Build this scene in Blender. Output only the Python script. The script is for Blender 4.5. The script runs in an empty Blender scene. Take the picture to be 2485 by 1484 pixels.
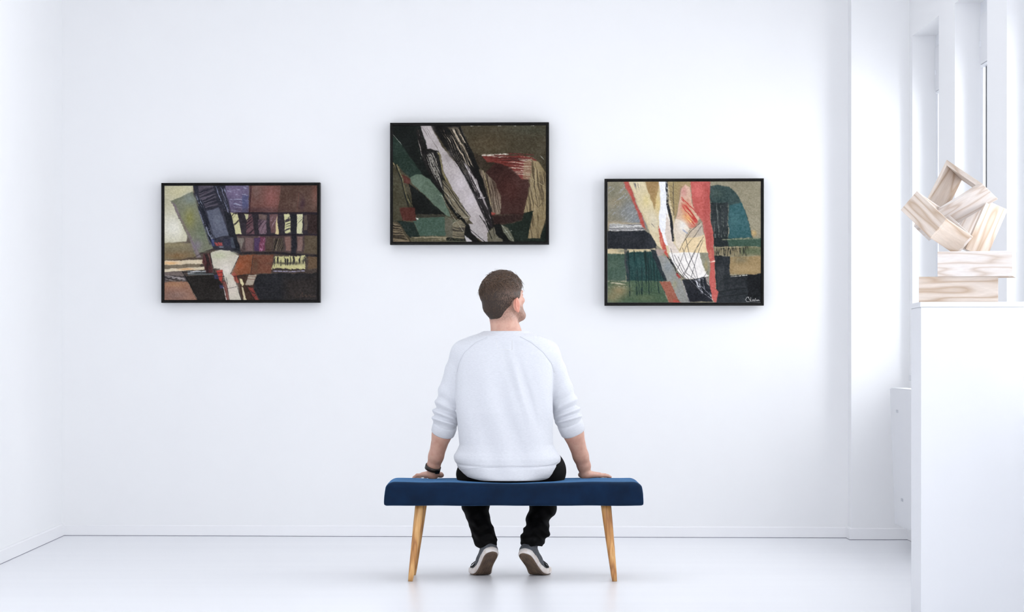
import bpy, bmesh, math, random
import numpy as np
from mathutils import Vector, Matrix
from mathutils.bvhtree import BVHTree

random.seed(7)
RNG = np.random.default_rng(7)
C = bpy.context.scene.collection
SC = bpy.context.scene

# ------------------------------------------------------------------ camera
F_PX, CX, CY, CAMZ = 6000.0, 1205.0, 855.0, 1.02
cam_d = bpy.data.cameras.new('camera')
cam = bpy.data.objects.new('camera', cam_d)
C.objects.link(cam)
cam.location = (0, 0, CAMZ)
cam.rotation_euler = (math.pi / 2, 0, 0)
cam_d.sensor_width = 36.0
cam_d.lens = F_PX / 2485.0 * 36.0
cam_d.shift_x = (1242.5 - CX) / 2485.0
cam_d.shift_y = (CY - 742.0) / 2485.0
cam_d.clip_end = 100
SC.camera = cam

# ------------------------------------------------------------------ world, lights, exposure
w = bpy.data.worlds.new('world')
SC.world = w
w.use_nodes = True
bg = w.node_tree.nodes['Background']
bg.inputs[0].default_value = (0.955, 0.975, 1.0, 1)
bg.inputs[1].default_value = 22.0

def area(name, loc, rot, sx, sy, energy, color=(1, 1, 1), portal=False):
    l = bpy.data.lights.new(name, 'AREA')
    l.shape = 'RECTANGLE'
    l.size, l.size_y = sx, sy
    l.energy = energy
    l.color = color
    if portal:
        l.cycles.is_portal = True
    o = bpy.data.objects.new(name, l)
    C.objects.link(o)
    o.location = loc
    o.rotation_euler = rot
    return o

WIN_FAR = [13.39 - 1.24 * i for i in range(11)]      # far jamb of every window opening (towards the camera)
WIN_W, WIN_Z0, WIN_Z1 = 0.80, 0.90, 2.735
for yf in WIN_FAR:                                    # sampling portals of the daylight openings
    area('window_daylight', (2.47, yf - WIN_W / 2, (WIN_Z0 + WIN_Z1) / 2), (0, math.pi / 2, 0),
         WIN_Z1 - WIN_Z0, WIN_W, 1, portal=True)
for yy, en in ((-0.5, 24), (2.5, 24), (5.5, 24), (8.5, 28), (11.5, 34)):      # added soft fill lights under the ceiling, without fixtures
    area('ceiling_fill', (0.0, yy, 3.38), (0, 0, 0), 3.4, 1.6, en, (0.98, 0.985, 1.0))
area('rear_fill', (0, -1.6, 1.8), (math.pi / 2, 0, 0), 4.0, 2.6, 270, (0.98, 0.985, 1.0))  # added frontal fill behind the camera; the rear wall has no window
SC.view_settings.view_transform = 'Standard'
SC.view_settings.look = 'None'
SC.view_settings.gamma = 1
SC.view_settings.use_curve_mapping = False
SC.view_settings.exposure = -1.48
SC.cycles.max_bounces = 10
SC.cycles.diffuse_bounces = 6
SC.cycles.sample_clamp_indirect = 6

# ------------------------------------------------------------------ helpers
def P(px, py, Y):
    """world point seen at photo pixel (px, py) at distance Y"""
    return Vector(((px - CX) * Y / F_PX, Y, CAMZ - (py - CY) * Y / F_PX))

def lin(c):
    c = np.asarray(c, dtype=float) / 255.0
    return tuple(np.where(c <= 0.04045, c / 12.92, ((c + 0.055) / 1.055) ** 2.4))

def tag(o, label=None, cat=None, group=None, kind=None):
    if label: o['label'] = label
    if cat: o['category'] = cat
    if group: o['group'] = group
    if kind: o['kind'] = kind
    return o

def empty(name, loc=(0, 0, 0), rz=0.0):
    o = bpy.data.objects.new(name, None)
    C.objects.link(o)
    o.location = loc
    o.rotation_euler = (0, 0, rz)
    o.empty_display_size = 0.1
    return o

def link(name, me, mat=None, parent=None, smooth=False):
    o = bpy.data.objects.new(name, me)
    C.objects.link(o)
    if mat: me.materials.append(mat)
    if parent:
        o.parent = parent
        # geometry is given in world space: cancel the parents' own transforms
        M = Matrix.Identity(4)
        p = parent
        while p:
            M = (Matrix.LocRotScale(p.location, p.rotation_euler, None)) @ M
            p = p.parent
        if o.get('_local') is None:
            me.transform(M.inverted())
    if smooth:
        me.polygons.foreach_set('use_smooth', [True] * len(me.polygons))
    return o

def mesh_py(name, verts, faces):
    me = bpy.data.meshes.new(name)
    me.from_pydata([tuple(v) for v in verts], [], faces)
    me.update()
    return me

def bm_mesh(name, bm):
    bmesh.ops.recalc_face_normals(bm, faces=bm.faces)
    me = bpy.data.meshes.new(name)
    bm.to_mesh(me)
    bm.free()
    return me

def add_box(bm, lo, hi, M=None, bevel=0.0):
    g = bmesh.ops.create_cube(bm, size=1.0)
    vs = g['verts']
    for v in vs:
        v.co = Vector([lo[i] + (v.co[i] + 0.5) * (hi[i] - lo[i]) for i in range(3)])
    if bevel > 0:
        es = list({e for v in vs for e in v.link_edges})
        r = bmesh.ops.bevel(bm, geom=es, offset=bevel, segments=2, profile=0.7, affect='EDGES')
        vs = list({v for f in r['faces'] for v in f.verts} | {v for v in vs if v.is_valid})
    if M is not None:
        for v in vs: v.co = M @ v.co
    return vs

def box_obj(name, lo, hi, mat, parent=None, M=None, bevel=0.0):
    bm = bmesh.new()
    add_box(bm, lo, hi, M, bevel)
    return link(name, bm_mesh(name, bm), mat, parent)

def tube_mesh(name, pts, rad, seg=8, closed=False):
    pts = [Vector(p) for p in pts]
    n = len(pts)
    if not hasattr(rad, '__len__'): rad = [rad] * n
    vs, fs = [], []
    up = Vector((0.13, 0.31, 0.94)).normalized()
    for i, p in enumerate(pts):
        a = pts[(i - 1) % n] if (closed or i > 0) else p
        b = pts[(i + 1) % n] if (closed or i < n - 1) else p
        t = (b - a).normalized()
        u = t.cross(up)
        if u.length < 1e-3: u = t.cross(Vector((1, 0, 0)))
        u.normalize()
        v = t.cross(u).normalized()
        for k in range(seg):
            an = 2 * math.pi * k / seg
            vs.append(p + (u * math.cos(an) + v * math.sin(an)) * rad[i])
    m = n if closed else n - 1
    for i in range(m):
        for k in range(seg):
            a, b = i * seg + k, i * seg + (k + 1) % seg
            c, d = ((i + 1) % n) * seg + (k + 1) % seg, ((i + 1) % n) * seg + k
            fs.append((a, b, c, d))
    if not closed:
        fs.append(tuple(range(seg))[::-1])
        fs.append(tuple((n - 1) * seg + k for k in range(seg)))
    return mesh_py(name, vs, fs)

# ------------------------------------------------------------------ materials
def mat_new(name):
    m = bpy.data.materials.new(name)
    m.use_nodes = True
    nt = m.node_tree
    b = nt.nodes['Principled BSDF']
    return m, nt, b

def nd(nt, t, **kw):
    n = nt.nodes.new(t)
    for k, v in kw.items(): setattr(n, k, v)
    return n

def noise_col(nt, c1, c2, scale, vec_scale=(1, 1, 1), detail=4, lo=0.3, hi=0.7, rough=0.5, dist=0.0):
    tc = nd(nt, 'ShaderNodeTexCoord')
    mp = nd(nt, 'ShaderNodeMapping')
    mp.inputs['Scale'].default_value = vec_scale
    nt.links.new(tc.outputs['Object'], mp.inputs[0])
    nz = nd(nt, 'ShaderNodeTexNoise')
    nz.inputs['Scale'].default_value = scale
    nz.inputs['Detail'].default_value = detail
    nz.inputs['Roughness'].default_value = rough
    nz.inputs['Distortion'].default_value = dist
    nt.links.new(mp.outputs[0], nz.inputs['Vector'])
    r = nd(nt, 'ShaderNodeValToRGB')
    r.color_ramp.elements[0].position = lo
    r.color_ramp.elements[1].position = hi
    r.color_ramp.elements[0].color = (*c1, 1)
    r.color_ramp.elements[1].color = (*c2, 1)
    nt.links.new(nz.outputs['Fac'], r.inputs[0])
    return r, nz, mp

def add_bump(nt, b, src, strength=0.2, dist=0.002):
    bp = nd(nt, 'ShaderNodeBump')
    bp.inputs['Strength'].default_value = strength
    bp.inputs['Distance'].default_value = dist
    nt.links.new(src, bp.inputs['Height'])
    nt.links.new(bp.outputs[0], b.inputs['Normal'])

def simple(name, c1, c2=None, rough=0.5, scale=20, vs=(1, 1, 1), bump=0.0, bdist=0.001, spec=0.5, detail=4, lo=.3, hi=.7, metallic=0):
    m, nt, b = mat_new(name)
    r, nz, mp = noise_col(nt, c1, c2 or c1, scale, vs, detail, lo, hi)
    nt.links.new(r.outputs[0], b.inputs['Base Color'])
    b.inputs['Roughness'].default_value = rough
    b.inputs['Specular IOR Level'].default_value = spec
    b.inputs['Metallic'].default_value = metallic
    if bump: add_bump(nt, b, nz.outputs['Fac'], bump, bdist)
    return m

M_wall = simple('wall_paint', (.868, .872, .886), (.878, .882, .894), .75, 3, bump=.05, bdist=.001, spec=.2)
M_wallw = simple('wall_paint_side', (.875, .88, .896), (.882, .888, .902), .75, 3, spec=.2)
M_ceil = simple('ceiling_paint', (.87, .873, .88), (.88, .883, .89), .8, 3, spec=.2)
M_base = simple('baseboard_paint', (.87, .873, .895), (.88, .883, .90), .4, 5, spec=.4)
M_dark = simple('shadow_gap', (.25, .25, .3), (.2, .2, .24), .8, 30)
M_white = simple('white_lacquer', (.735, .745, .775), (.745, .755, .78), .45, 4, spec=.35)
M_plastic = simple('white_plastic', (.8, .82, .86), (.82, .84, .88), .35, 6)
M_gasket = simple('dark_rubber', (.04, .045, .05), (.06, .065, .07), .5, 60)

# painted floor: glossy white, faint long brushed streaks across the room
M_floor, nt, b = mat_new('floor_paint')
r, nz, mp = noise_col(nt, (.815, .825, .86), (.84, .85, .88), 1.2, (.35, 5, 1), 3, .3, .7)
nt.links.new(r.outputs[0], b.inputs['Base Color'])
r2, nz2, mp2 = noise_col(nt, (.295, .295, .295), (.305, .305, .305), 3, (.4, 6, 1), 3)
nt.links.new(r2.outputs[0], b.inputs['Roughness'])


# frame: black stained wood
M_frame = simple('black_frame_wood', (.006, .006, .006), (.014, .013, .012), .5, 90, (1, 1, 1), .25, .0006, .12)

# velvet
M_velvet, nt, b = mat_new('blue_velvet')
r, nz, mp = noise_col(nt, lin((6, 24, 44)), lin((10, 36, 64)), 9, (1, 1, 1), 6, .3, .75, .6)
nt.links.new(r.outputs[0], b.inputs['Base Color'])
b.inputs['Roughness'].default_value = .85
b.inputs['Specular IOR Level'].default_value = .15
b.inputs['Sheen Weight'].default_value = .8
b.inputs['Sheen Roughness'].default_value = .28
b.inputs['Sheen Tint'].default_value = (*lin((110, 170, 230)), 1)
nzf = nd(nt, 'ShaderNodeTexNoise'); nzf.inputs['Scale'].default_value = 700
add_bump(nt, b, nzf.outputs['Fac'], .25, .0008)

def wood(name, ca, cb, cc, axis='X', scale=6.0, rough=.45, stretch=.12, seed=0.0, dist=1.5):
    m, nt, b = mat_new(name)
    tc = nd(nt, 'ShaderNodeTexCoord')
    mp = nd(nt, 'ShaderNodeMapping')
    s = {'X': (stretch, 1, 1), 'Y': (1, stretch, 1), 'Z': (1, 1, stretch)}[axis]
    mp.inputs['Scale'].default_value = s
    mp.inputs['Location'].default_value = (seed, seed * .7, seed * .3)
    nt.links.new(tc.outputs['Object'], mp.inputs[0])
    n1 = nd(nt, 'ShaderNodeTexNoise'); n1.inputs['Scale'].default_value = scale
    n1.inputs['Detail'].default_value = 2; n1.inputs['Distortion'].default_value = .3
    nt.links.new(mp.outputs[0], n1.inputs['Vector'])
    mul = nd(nt, 'ShaderNodeMath', operation='MULTIPLY'); mul.inputs[1].default_value = 9.0 * dist
    nt.links.new(n1.outputs['Fac'], mul.inputs[0])
    fr = nd(nt, 'ShaderNodeMath', operation='PINGPONG'); fr.inputs[1].default_value = 1.0
    nt.links.new(mul.outputs[0], fr.inputs[0])
    rp = nd(nt, 'ShaderNodeValToRGB')
    e = rp.color_ramp.elements
    e[0].position, e[0].color = 0.0, (*ca, 1)
    e[1].position, e[1].color = 1.0, (*cc, 1)
    k = e.new(.55); k.color = (*cb, 1)
    nt.links.new(fr.outputs[0], rp.inputs[0])
    n2 = nd(nt, 'ShaderNodeTexNoise'); n2.inputs['Scale'].default_value = 220
    n2.inputs['Detail'].default_value = 3
    nt.links.new(mp.outputs[0], n2.inputs['Vector'])
    mx = nd(nt, 'ShaderNodeMixRGB', blend_type='MULTIPLY'); mx.inputs[0].default_value = .25
    nt.links.new(rp.outputs[0], mx.inputs[1]); nt.links.new(n2.outputs['Fac'], mx.inputs[2])
    nt.links.new(mx.outputs[0], b.inputs['Base Color'])
    b.inputs['Roughness'].default_value = rough
    add_bump(nt, b, n2.outputs['Fac'], .15, .0006)
    return m

M_oak = wood('oak_leg', lin((226, 176, 112)), lin((205, 148, 84)), lin((164, 108, 56)), 'Z', 22, .4, .10, dist=.9)
M_pine = wood('pine_board', lin((228, 215, 204)), lin((222, 207, 194)), lin((192, 168, 146)), 'X', 11, .5, .12, 1.3, 1.6)
M_pine2 = wood('pine_board_pale', lin((240, 233, 229)), lin((238, 229, 223)), lin((214, 197, 184)), 'X', 10, .5, .13, 4.3, 1.5)

# ------------------------------------------------------------------ room shell
YL, YR = 13.80, 13.615
XL, XP, YP = -2.424, 1.935, 13.485
XR = 2.252
CEIL = 3.42
YB = -2.0

def slab(name, pts, z0, z1, mat, **kw):
    """vertical prism with plan outline pts (counter-clockwise)"""
    n = len(pts)
    vs = [(x, y, z0) for x, y in pts] + [(x, y, z1) for x, y in pts]
    fs = [tuple(range(n))[::-1], tuple(range(n, 2 * n))]
    for i in range(n):
        j = (i + 1) % n
        fs.append((i, j, n + j, n + i))
    return link(name, mesh_py(name, vs, fs), mat)

floor = box_obj('floor', (-2.9, YB - .2, -.1), (2.9, 14.2, 0), M_floor)
tag(floor, 'glossy white painted floor of the gallery', 'floor', kind='structure')
ceil = box_obj('ceiling', (-2.9, YB - .2, CEIL), (2.9, 14.2, CEIL + .1), M_ceil)
tag(ceil, 'plain white ceiling over the gallery', 'ceiling', kind='structure')

def ywall(x): return YL + (YR - YL) * (x - XL) / (XP - XL)
o = slab('wall_back', [(XL - .3, YL), (XP + .1, ywall(XP + .1)), (XP + .1, 14.1), (XL - .3, 14.1)], 0, CEIL, M_wall)
tag(o, 'white back wall that carries the three framed paintings', 'wall', kind='structure')
# left wall, almost parallel to the view
XL0 = XL + .019 * (YL - YB) / 1.82
o = slab('wall_left', [(XL, YL), (XL - .25, YL), (XL - .25, YB), (XL0, YB)][::-1], 0, CEIL, M_wallw)
tag(o, 'bright white side wall at the left', 'wall', kind='structure')
o = slab('wall_pier', [(XP, YP), (XR + .25, YP), (XR + .25, 14.1), (XP, 14.1)], 0, CEIL, M_wallw)
tag(o, 'shallow white pier between back wall and window wall', 'wall', kind='structure')
o = slab('wall_rear', [(-2.6, YB - .2), (2.6, YB - .2), (2.6, YB), (-2.6, YB)], 0, CEIL, M_wall)
tag(o, 'plain white wall behind the viewer', 'wall', kind='structure')

bm = bmesh.new()
TW = .34
add_box(bm, (XR, YB, 0), (XR + TW, YP, WIN_Z0))
add_box(bm, (XR, YB, WIN_Z1), (XR + TW, YP, CEIL))
edges = [YP]
for yf in WIN_FAR: edges += [yf, yf - WIN_W]
edges.append(YB)
for i in range(0, len(edges), 2):
    if edges[i] - edges[i + 1] > .001:
        add_box(bm, (XR, edges[i + 1], WIN_Z0), (XR + TW, edges[i], WIN_Z1))
o = link('wall_right', bm_mesh('wall_right', bm), M_wallw)
tag(o, 'white window wall at the right with deep openings', 'wall', kind='structure')

# baseboards (with a rounded top edge), thin dark joint to the floor
def baseboard(name, a, b_, h, th, label):
    a, b_ = Vector(a), Vector(b_)
    d = (b_ - a); L = d.length; d.normalize()
    nrm = Vector((d.y, -d.x))       # points into the room
    prof = [(0, .003), (th, .003), (th, h - .006), (th - .004, h - .001), (th - .008, h), (0, h)]
    vs, fs = [], []
    for p in (a, b_):
        for q, z in prof:
            vs.append((p.x + nrm.x * q, p.y + nrm.y * q, z))
    n = len(prof)
    for i in range(n):
        j = (i + 1) % n
        fs.append((i, j, n + j, n + i))
    fs += [tuple(range(n))[::-1], tuple(range(n, 2 * n))]
    o = link(name, mesh_py(name, vs, fs), M_base)
    tag(o, label, 'baseboard', kind='structure')
    vs = [(p.x + nrm.x * q, p.y + nrm.y * q, z) for p in (a, b_) for q, z in ((0, 0), (th - .001, 0), (th - .001, .0035), (0, .0035))]
    link('joint', mesh_py('joint', vs, [(0, 1, 5, 4), (1, 2, 6, 5), (2, 3, 7, 6), (3, 0, 4, 7), (0, 3, 2, 1), (4, 5, 6, 7)]), M_dark, o)
    return o
baseboard('baseboard_back', (XL, YL), (XP, YR), .062, .014, 'low white baseboard along the back wall')
baseboard('baseboard_left', (XL0, YB), (XL, YL), .068, .014, 'low white baseboard along the left wall')
baseboard('baseboard_pier', (XP - .012, YP), (XR, YP), .065, .014, 'short white baseboard across the corner pier')
baseboard('baseboard_side', (XP, YR), (XP, YP), .065, .012, 'tiny return of baseboard on the pier side')
baseboard('baseboard_right', (XR, YP), (XR, YB), .065, .014, 'white baseboard under the windows at the right')

# windows
m_glass, nt, b = mat_new('window_glass')
for n_ in list(nt.nodes):
    if n_.type != 'OUTPUT_MATERIAL': nt.nodes.remove(n_)
tr = nd(nt, 'ShaderNodeBsdfTransparent'); gl = nd(nt, 'ShaderNodeBsdfGlossy'); gl.inputs['Roughness'].default_value = .02
fz = nd(nt, 'ShaderNodeFresnel'); fz.inputs[0].default_value = 1.45
mx = nd(nt, 'ShaderNodeMixShader')
ge = nd(nt, 'ShaderNodeNewGeometry')
inv = nd(nt, 'ShaderNodeMath', operation='SUBTRACT'); inv.inputs[0].default_value = 1.0
nt.links.new(ge.outputs['Backfacing'], inv.inputs[1])
fm = nd(nt, 'ShaderNodeMath', operation='MULTIPLY')
nt.links.new(fz.outputs[0], fm.inputs[0]); nt.links.new(inv.outputs[0], fm.inputs[1])
nt.links.new(fm.outputs[0], mx.inputs[0]); nt.links.new(tr.outputs[0], mx.inputs[1]); nt.links.new(gl.outputs[0], mx.inputs[2])
nt.links.new(mx.outputs[0], [n_ for n_ in nt.nodes if n_.type == 'OUTPUT_MATERIAL'][0].inputs[0])

XF = XR + .127                      # window frame plane, recessed in the wall
for i, yf in enumerate(WIN_FAR):
    yn = yf - WIN_W
    t = empty('window_%d' % (i + 1), (XF, (yf + yn) / 2, WIN_Z0))
    order = ['far', 'second', 'third', 'fourth', 'fifth', 'sixth', 'seventh', 'eighth', 'ninth', 'tenth', 'nearest']
    tag(t, 'tall white window in a deep opening, %s from the corner pier' % order[i] if i else
        'tall white window in the deep opening next to the corner pier', 'window', kind='structure')
    d0, d1 = XF, XF + .07
    bm = bmesh.new()
    add_box(bm, (d0, yf - .058, WIN_Z0), (d1, yf, WIN_Z1))
    add_box(bm, (d0, yn, WIN_Z0), (d1, yn + .058, WIN_Z1))
    add_box(bm, (d0, yn + .058, WIN_Z1 - .06), (d1, yf - .058, WIN_Z1))
    add_box(bm, (d0, yn + .058, WIN_Z0), (d1, yf - .058, WIN_Z0 + .06))
    link('window_frame', bm_mesh('window_frame', bm), M_plastic, t)
    bm = bmesh.new()                # casement stile with its dark gasket
    add_box(bm, (d0 + .006, yf - .20, WIN_Z0 + .06), (d1 - .01, yf - .122, WIN_Z1 - .06))
    link('mullion', bm_mesh('mullion', bm), M_plastic, t)
    box_obj('gasket', (d0 + .004, yf - .122, WIN_Z0 + .06), (d1 - .012, yf - .104, WIN_Z1 - .30), M_gasket, t)
    box_obj('pane', (XF + .034, yn + .058, WIN_Z0 + .06), (XF + .038, yf - .058, WIN_Z1 - .06), m_glass, t)
    # roller blind cassette at the head
    bl = box_obj('blind_cassette', (XF - .008, yn + .01, WIN_Z1 - .305), (XF + .06, yf - .012, WIN_Z1 - .06), M_white, t, bevel=.012)
    box_obj('blind_hem', (XF - .005, yn + .03, WIN_Z1 - .322), (XF + .02, yf - .03, WIN_Z1 - .306), M_plastic, bl, bevel=.003)
    bm = bmesh.new()
    add_box(bm, (XF - .012, yf - .05, WIN_Z1 - .22), (XF - .006, yf - .035, WIN_Z1 - .19))
    link('blind_clip', bm_mesh('blind_clip', bm), M_plastic, bl)
    box_obj('window_sill', (XR - .02, yn - .0, WIN_Z0 - .03), (XF, yf, WIN_Z0 + .002), M_white, t, bevel=.004)

# ------------------------------------------------------------------ radiator panel under the first window
rad = empty('radiator', (2.12, 12.8, .10))
tag(rad, 'white flat panel hanging low on the window wall behind the tall plinth', 'radiator')
bm = bmesh.new()
xa_t, xa_b, th = 2.099, 2.127, .085
y0, y1, z0, z1 = 12.15, 13.20, .102, .833
vs = [bm.verts.new(v) for v in ((xa_b, y0, z0), (xa_b + th, y0, z0), (xa_b + th, y1, z0), (xa_b, y1, z0),
                                (xa_t, y0, z1), (xa_t + th + .01, y0, z1), (xa_t + th + .01, y1, z1), (xa_t, y1, z1))]
for f in ((0, 3, 2, 1), (4, 5, 6, 7), (0, 1, 5, 4), (1, 2, 6, 5), (2, 3, 7, 6), (3, 0, 4, 7)):
    bm.faces.new([vs[k] for k in f])
bmesh.ops.bevel(bm, geom=bm.edges[:], offset=.006, segments=2, affect='EDGES')
link('panel', bm_mesh('panel', bm), M_white, rad)
for (px, py) in ((2183, 997), (2190, 1212)):
    yy = 12.98 if py < 1100 else 12.93
    xx = xa_t + (xa_b - xa_t) * ((1.02 - (py - 855) * yy / 6000) - z1) / (z0 - z1)
    zc = 1.02 - (py - 855) * yy / 6000
    box_obj('screw_slot', (xx - .002, yy - .03, zc - .008), (xx + .006, yy + .03, zc + .008), simple('slot_grey', (.5, .52, .56), rough=.5), rad, bevel=.0015)

box_obj('wall_bracket', (2.2, 12.3, .35), (2.2515, 12.36, .7), M_plastic, rad)
box_obj('wall_bracket', (2.2, 13.0, .35), (2.2515, 13.06, .7), M_plastic, rad)

# ------------------------------------------------------------------ plinth
PL_ROT = math.radians(-3.4)
pf = Vector((1030 * 9.40 / 6000, 9.40, 0))
plinth = empty('plinth', pf, PL_ROT)
tag(plinth, 'tall white display plinth at the right edge under the stacked wooden frames', 'plinth')
MP = Matrix.Translation(pf) @ Matrix.Rotation(PL_ROT, 4, 'Z')
PT = 1.02 + (855 - 732) * 9.4 / 6000
box_obj('plinth_body', (0, 0, 0), (.62, .345, PT - .0205), M_white, plinth, MP, bevel=.002)
box_obj('plinth_top', (-.003, -.003, PT - .0192), (.623, .348, PT), M_white, plinth, MP, bevel=.002)
box_obj('shadow_gap', (.001, .001, PT - .021), (.619, .344, PT - .0188), simple('joint_grey', (.6, .61, .64), rough=.6), plinth, MP)

# ------------------------------------------------------------------ wooden frames stacked on the plinth
ray = Vector(((2320 - CX) / F_PX, 1, 0)).normalized()
vr = Vector((ray.y, -ray.x, 0))
S0 = 6000 / 9.45

def boards_tube(name, label, origin, a, b_, h, th, mats, group=None):
    """rectangular open frame: four boards, tube axis h, sides a and b (world vectors)"""
    t = empty(name, origin)
    tag(t, label, 'wooden frame', group)
    an, bn, hn = a.normalized(), b_.normalized(), h.normalized()
    A, B, H = a.length, b_.length, h.length
    R = Matrix((an, bn, hn)).transposed().to_4x4()
    for k, (lo, hi, ax) in enumerate((((0, 0, 0), (A, th, H), 0), ((0, B - th, 0), (A, B, H), 0),
                                      ((0, th, 0), (th, B - th, H), 1), ((A - th, th, 0), (A, B - th, H), 1))):
        # each board is its own object with a local frame along its length so that the grain follows it
        L = hi[ax] - lo[ax]
        other = 1 - ax
        bm = bmesh.new()
        add_box(bm, (0, 0, 0), (L, hi[other] - lo[other], H), bevel=.0012)
        me = bm_mesh('board', bm)
        o = bpy.data.objects.new('board', me)
        C.objects.link(o)
        me.materials.append(mats[k % len(mats)])
        o.parent = t
        if ax == 0:
            Mx = R @ Matrix.Translation(lo)
        else:
            Mx = R @ Matrix.Translation((hi[0], lo[1], 0)) @ Matrix.Rotation(math.pi / 2, 4, 'Z')
        o.matrix_local = Mx
    return t

def tri_tube(name, label, origin, p, q, h, th, mats):
    """equilateral open frame of three boards; p, q edge vectors from the apex, tube axis h"""
    t = empty(name, origin)
    tag(t, label, 'wooden frame')
    H = h.length; hn = h.normalized()
    cor = [Vector((0, 0, 0)), p, q]
    cen = (cor[0] + cor[1] + cor[2]) / 3
    for k in range(3):
        a0, a1 = cor[k], cor[(k + 1) % 3]
        e = (a1 - a0); L = e.length; e.normalize()
        n = hn.cross(e)
        if n.dot(cen - a0) < 0: n = -n
        bm = bmesh.new()
        c = th * math.tan(math.radians(60))
        vs = [bm.verts.new(v) for z in (0, H) for v in ((0, 0, z), (L, 0, z), (L - c, th, z), (c, th, z))]
        for f in ((0, 1, 2, 3), (4, 5, 6, 7), (0, 1, 5, 4), (1, 2, 6, 5), (2, 3, 7, 6), (3, 0, 4, 7)):
            bm.faces.new([vs[i] for i in f])
        bmesh.ops.bevel(bm, geom=bm.edges[:], offset=.001, segments=1, affect='EDGES')
        me = bm_mesh('board', bm)
        hh = hn if n.cross(e).dot(hn) < 0 else hn
        Mx = Matrix((e, n, hh)).transposed().to_4x4()
        Mx.translation = a0
        if Mx.to_3x3().determinant() < 0:
            me.transform(Matrix.Diagonal((1, 1, 1, 1)))
            # mirror-free frame: run the board the other way
            Mx = Matrix((-e, n, hh)).transposed().to_4x4()
            Mx.translation = a1
        o = bpy.data.objects.new('board', me)
        C.objects.link(o)
        me.materials.append(mats[k % len(mats)])
        o.parent = t
        o.matrix_local = Mx
    return t

def V3(a, b, c):            # image-plane units (right, down, away) at S0 px per metre
    return (vr * a + Vector((0, 0, -1)) * b + ray * c) / S0

def ortho(a, b, h, la, lb, lh):
    a = a.normalized(); h = (h - a * h.dot(a)).normalized()
    b2 = a.cross(h)
    if b2.dot(b) < 0: b2 = -b2
    return a * la, b2 * lb, h * lh

TH = .019
z_up = Vector((0, 0, 1))
# lowest frame, flat on the plinth
rot1 = Matrix.Rotation(math.radians(-11), 3, 'Z')
o1 = P(2230, 731, 9.44); o1.z = PT
boards_tube('wooden_frame', 'pale pine frame lying flat on the plinth, lowest of the stack', o1,
            rot1 @ Vector((.2965, 0, 0)), rot1 @ Vector((0, .24, 0)), Vector((0, 0, .0965)), TH, [M_pine, M_pine])
# second frame
rot2 = Matrix.Rotation(math.radians(-15), 3, 'Z')
o2 = P(2275, 669, 9.42); o2.z = PT + .0966
boards_tube('wooden_frame', 'whitish pine frame lying second from the bottom, shifted to the right', o2,
            rot2 @ Vector((.280, 0, 0)), rot2 @ Vector((0, .24, 0)), Vector((0, 0, .0955)), TH, [M_pine2, M_pine])
TOP2 = PT + .0966 + .0955
# frame with its corner towards us, tilted
a, b2, h = ortho(V3(-75, -76, 73), V3(57, 35, 95), V3(39, -45, -6.8), .196, .206, .0955)
oA = P(2257, 577, 9.47)
boards_tube('wooden_frame', 'tilted pine frame balancing with one corner towards the viewer, left of the pile', oA, a, b2, h, .014, [M_pine, M_pine2])
# re-label boards order: side a is the darker left face
# triangle frame at the top
p_ = V3(-81, 173, -95); q_ = V3(88, 75, -183); h_ = V3(38, 36, 33)
h_ = p_.cross(q_).normalized() * (1 if p_.cross(q_).dot(h_) > 0 else -1) * .097
oB = P(2297, 387, 9.47 + 250 / S0)
tri_tube('wooden_frame', 'triangular pine frame at the top of the pile with an open centre', oB, p_, q_, h_, .019, [M_pine, M_pine2, M_pine])
# frame leaning at the right
d_ = V3(42, -97, 0); hC = V3(-52, -22, -25); wC = V3(-.372, -.161, .914)
d2, w2, h2 = ortho(d_, wC, hC, .205, .16, .0955)
oC = P(2394, 626, 9.47 + 115 / S0)
boards_tube('wooden_frame', 'pale pine frame standing on end at the right, leaning under the triangular one', oC, d2, w2, h2, .016, [M_pine, M_pine2])

# ------------------------------------------------------------------ painting rasteriser (vertex colours on real canvas meshes)
def vnoise(H, W, fy, fx, rng, oct=4):
    out = np.zeros((H, W)); amp, tot = 1.0, 0.0
    for o_ in range(oct):
        gy, gx = max(2, int(fy * 2 ** o_)) + 2, max(2, int(fx * 2 ** o_)) + 2
        g = rng.random((gy, gx))
        yy = np.linspace(0, gy - 1.001, H); xx = np.linspace(0, gx - 1.001, W)
        y0 = yy.astype(int); x0 = xx.astype(int)
        ty = (yy - y0)[:, None]; tx = (xx - x0)[None, :]
        ty = ty * ty * (3 - 2 * ty); tx = tx * tx * (3 - 2 * tx)
        a = g[y0][:, x0]; b = g[y0][:, x0 + 1]; c = g[y0 + 1][:, x0]; d = g[y0 + 1][:, x0 + 1]
        out += amp * ((a * (1 - tx) + b * tx) * (1 - ty) + (c * (1 - tx) + d * tx) * ty)
        tot += amp; amp *= .55
    return out / tot - .5

def poly_sd(X, Y, pts):
    pts = np.asarray(pts, float); n = len(pts)
    d = np.full(X.shape, 1e9); inside = np.zeros(X.shape, bool)
    for i in range(n):
        ax, ay = pts[i]; bx, by = pts[(i + 1) % n]
        ex, ey = bx - ax, by - ay
        wx, wy = X - ax, Y - ay
        t = np.clip((wx * ex + wy * ey) / (ex * ex + ey * ey + 1e-9), 0, 1)
        d = np.minimum(d, (wx - ex * t) ** 2 + (wy - ey * t) ** 2)
        c = (ay > Y) != (by > Y)
        xi = (bx - ax) * (Y - ay) / (by - ay + 1e-12) + ax
        inside ^= c & (X < xi)
    d = np.sqrt(d)
    return np.where(inside, -d, d)

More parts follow.
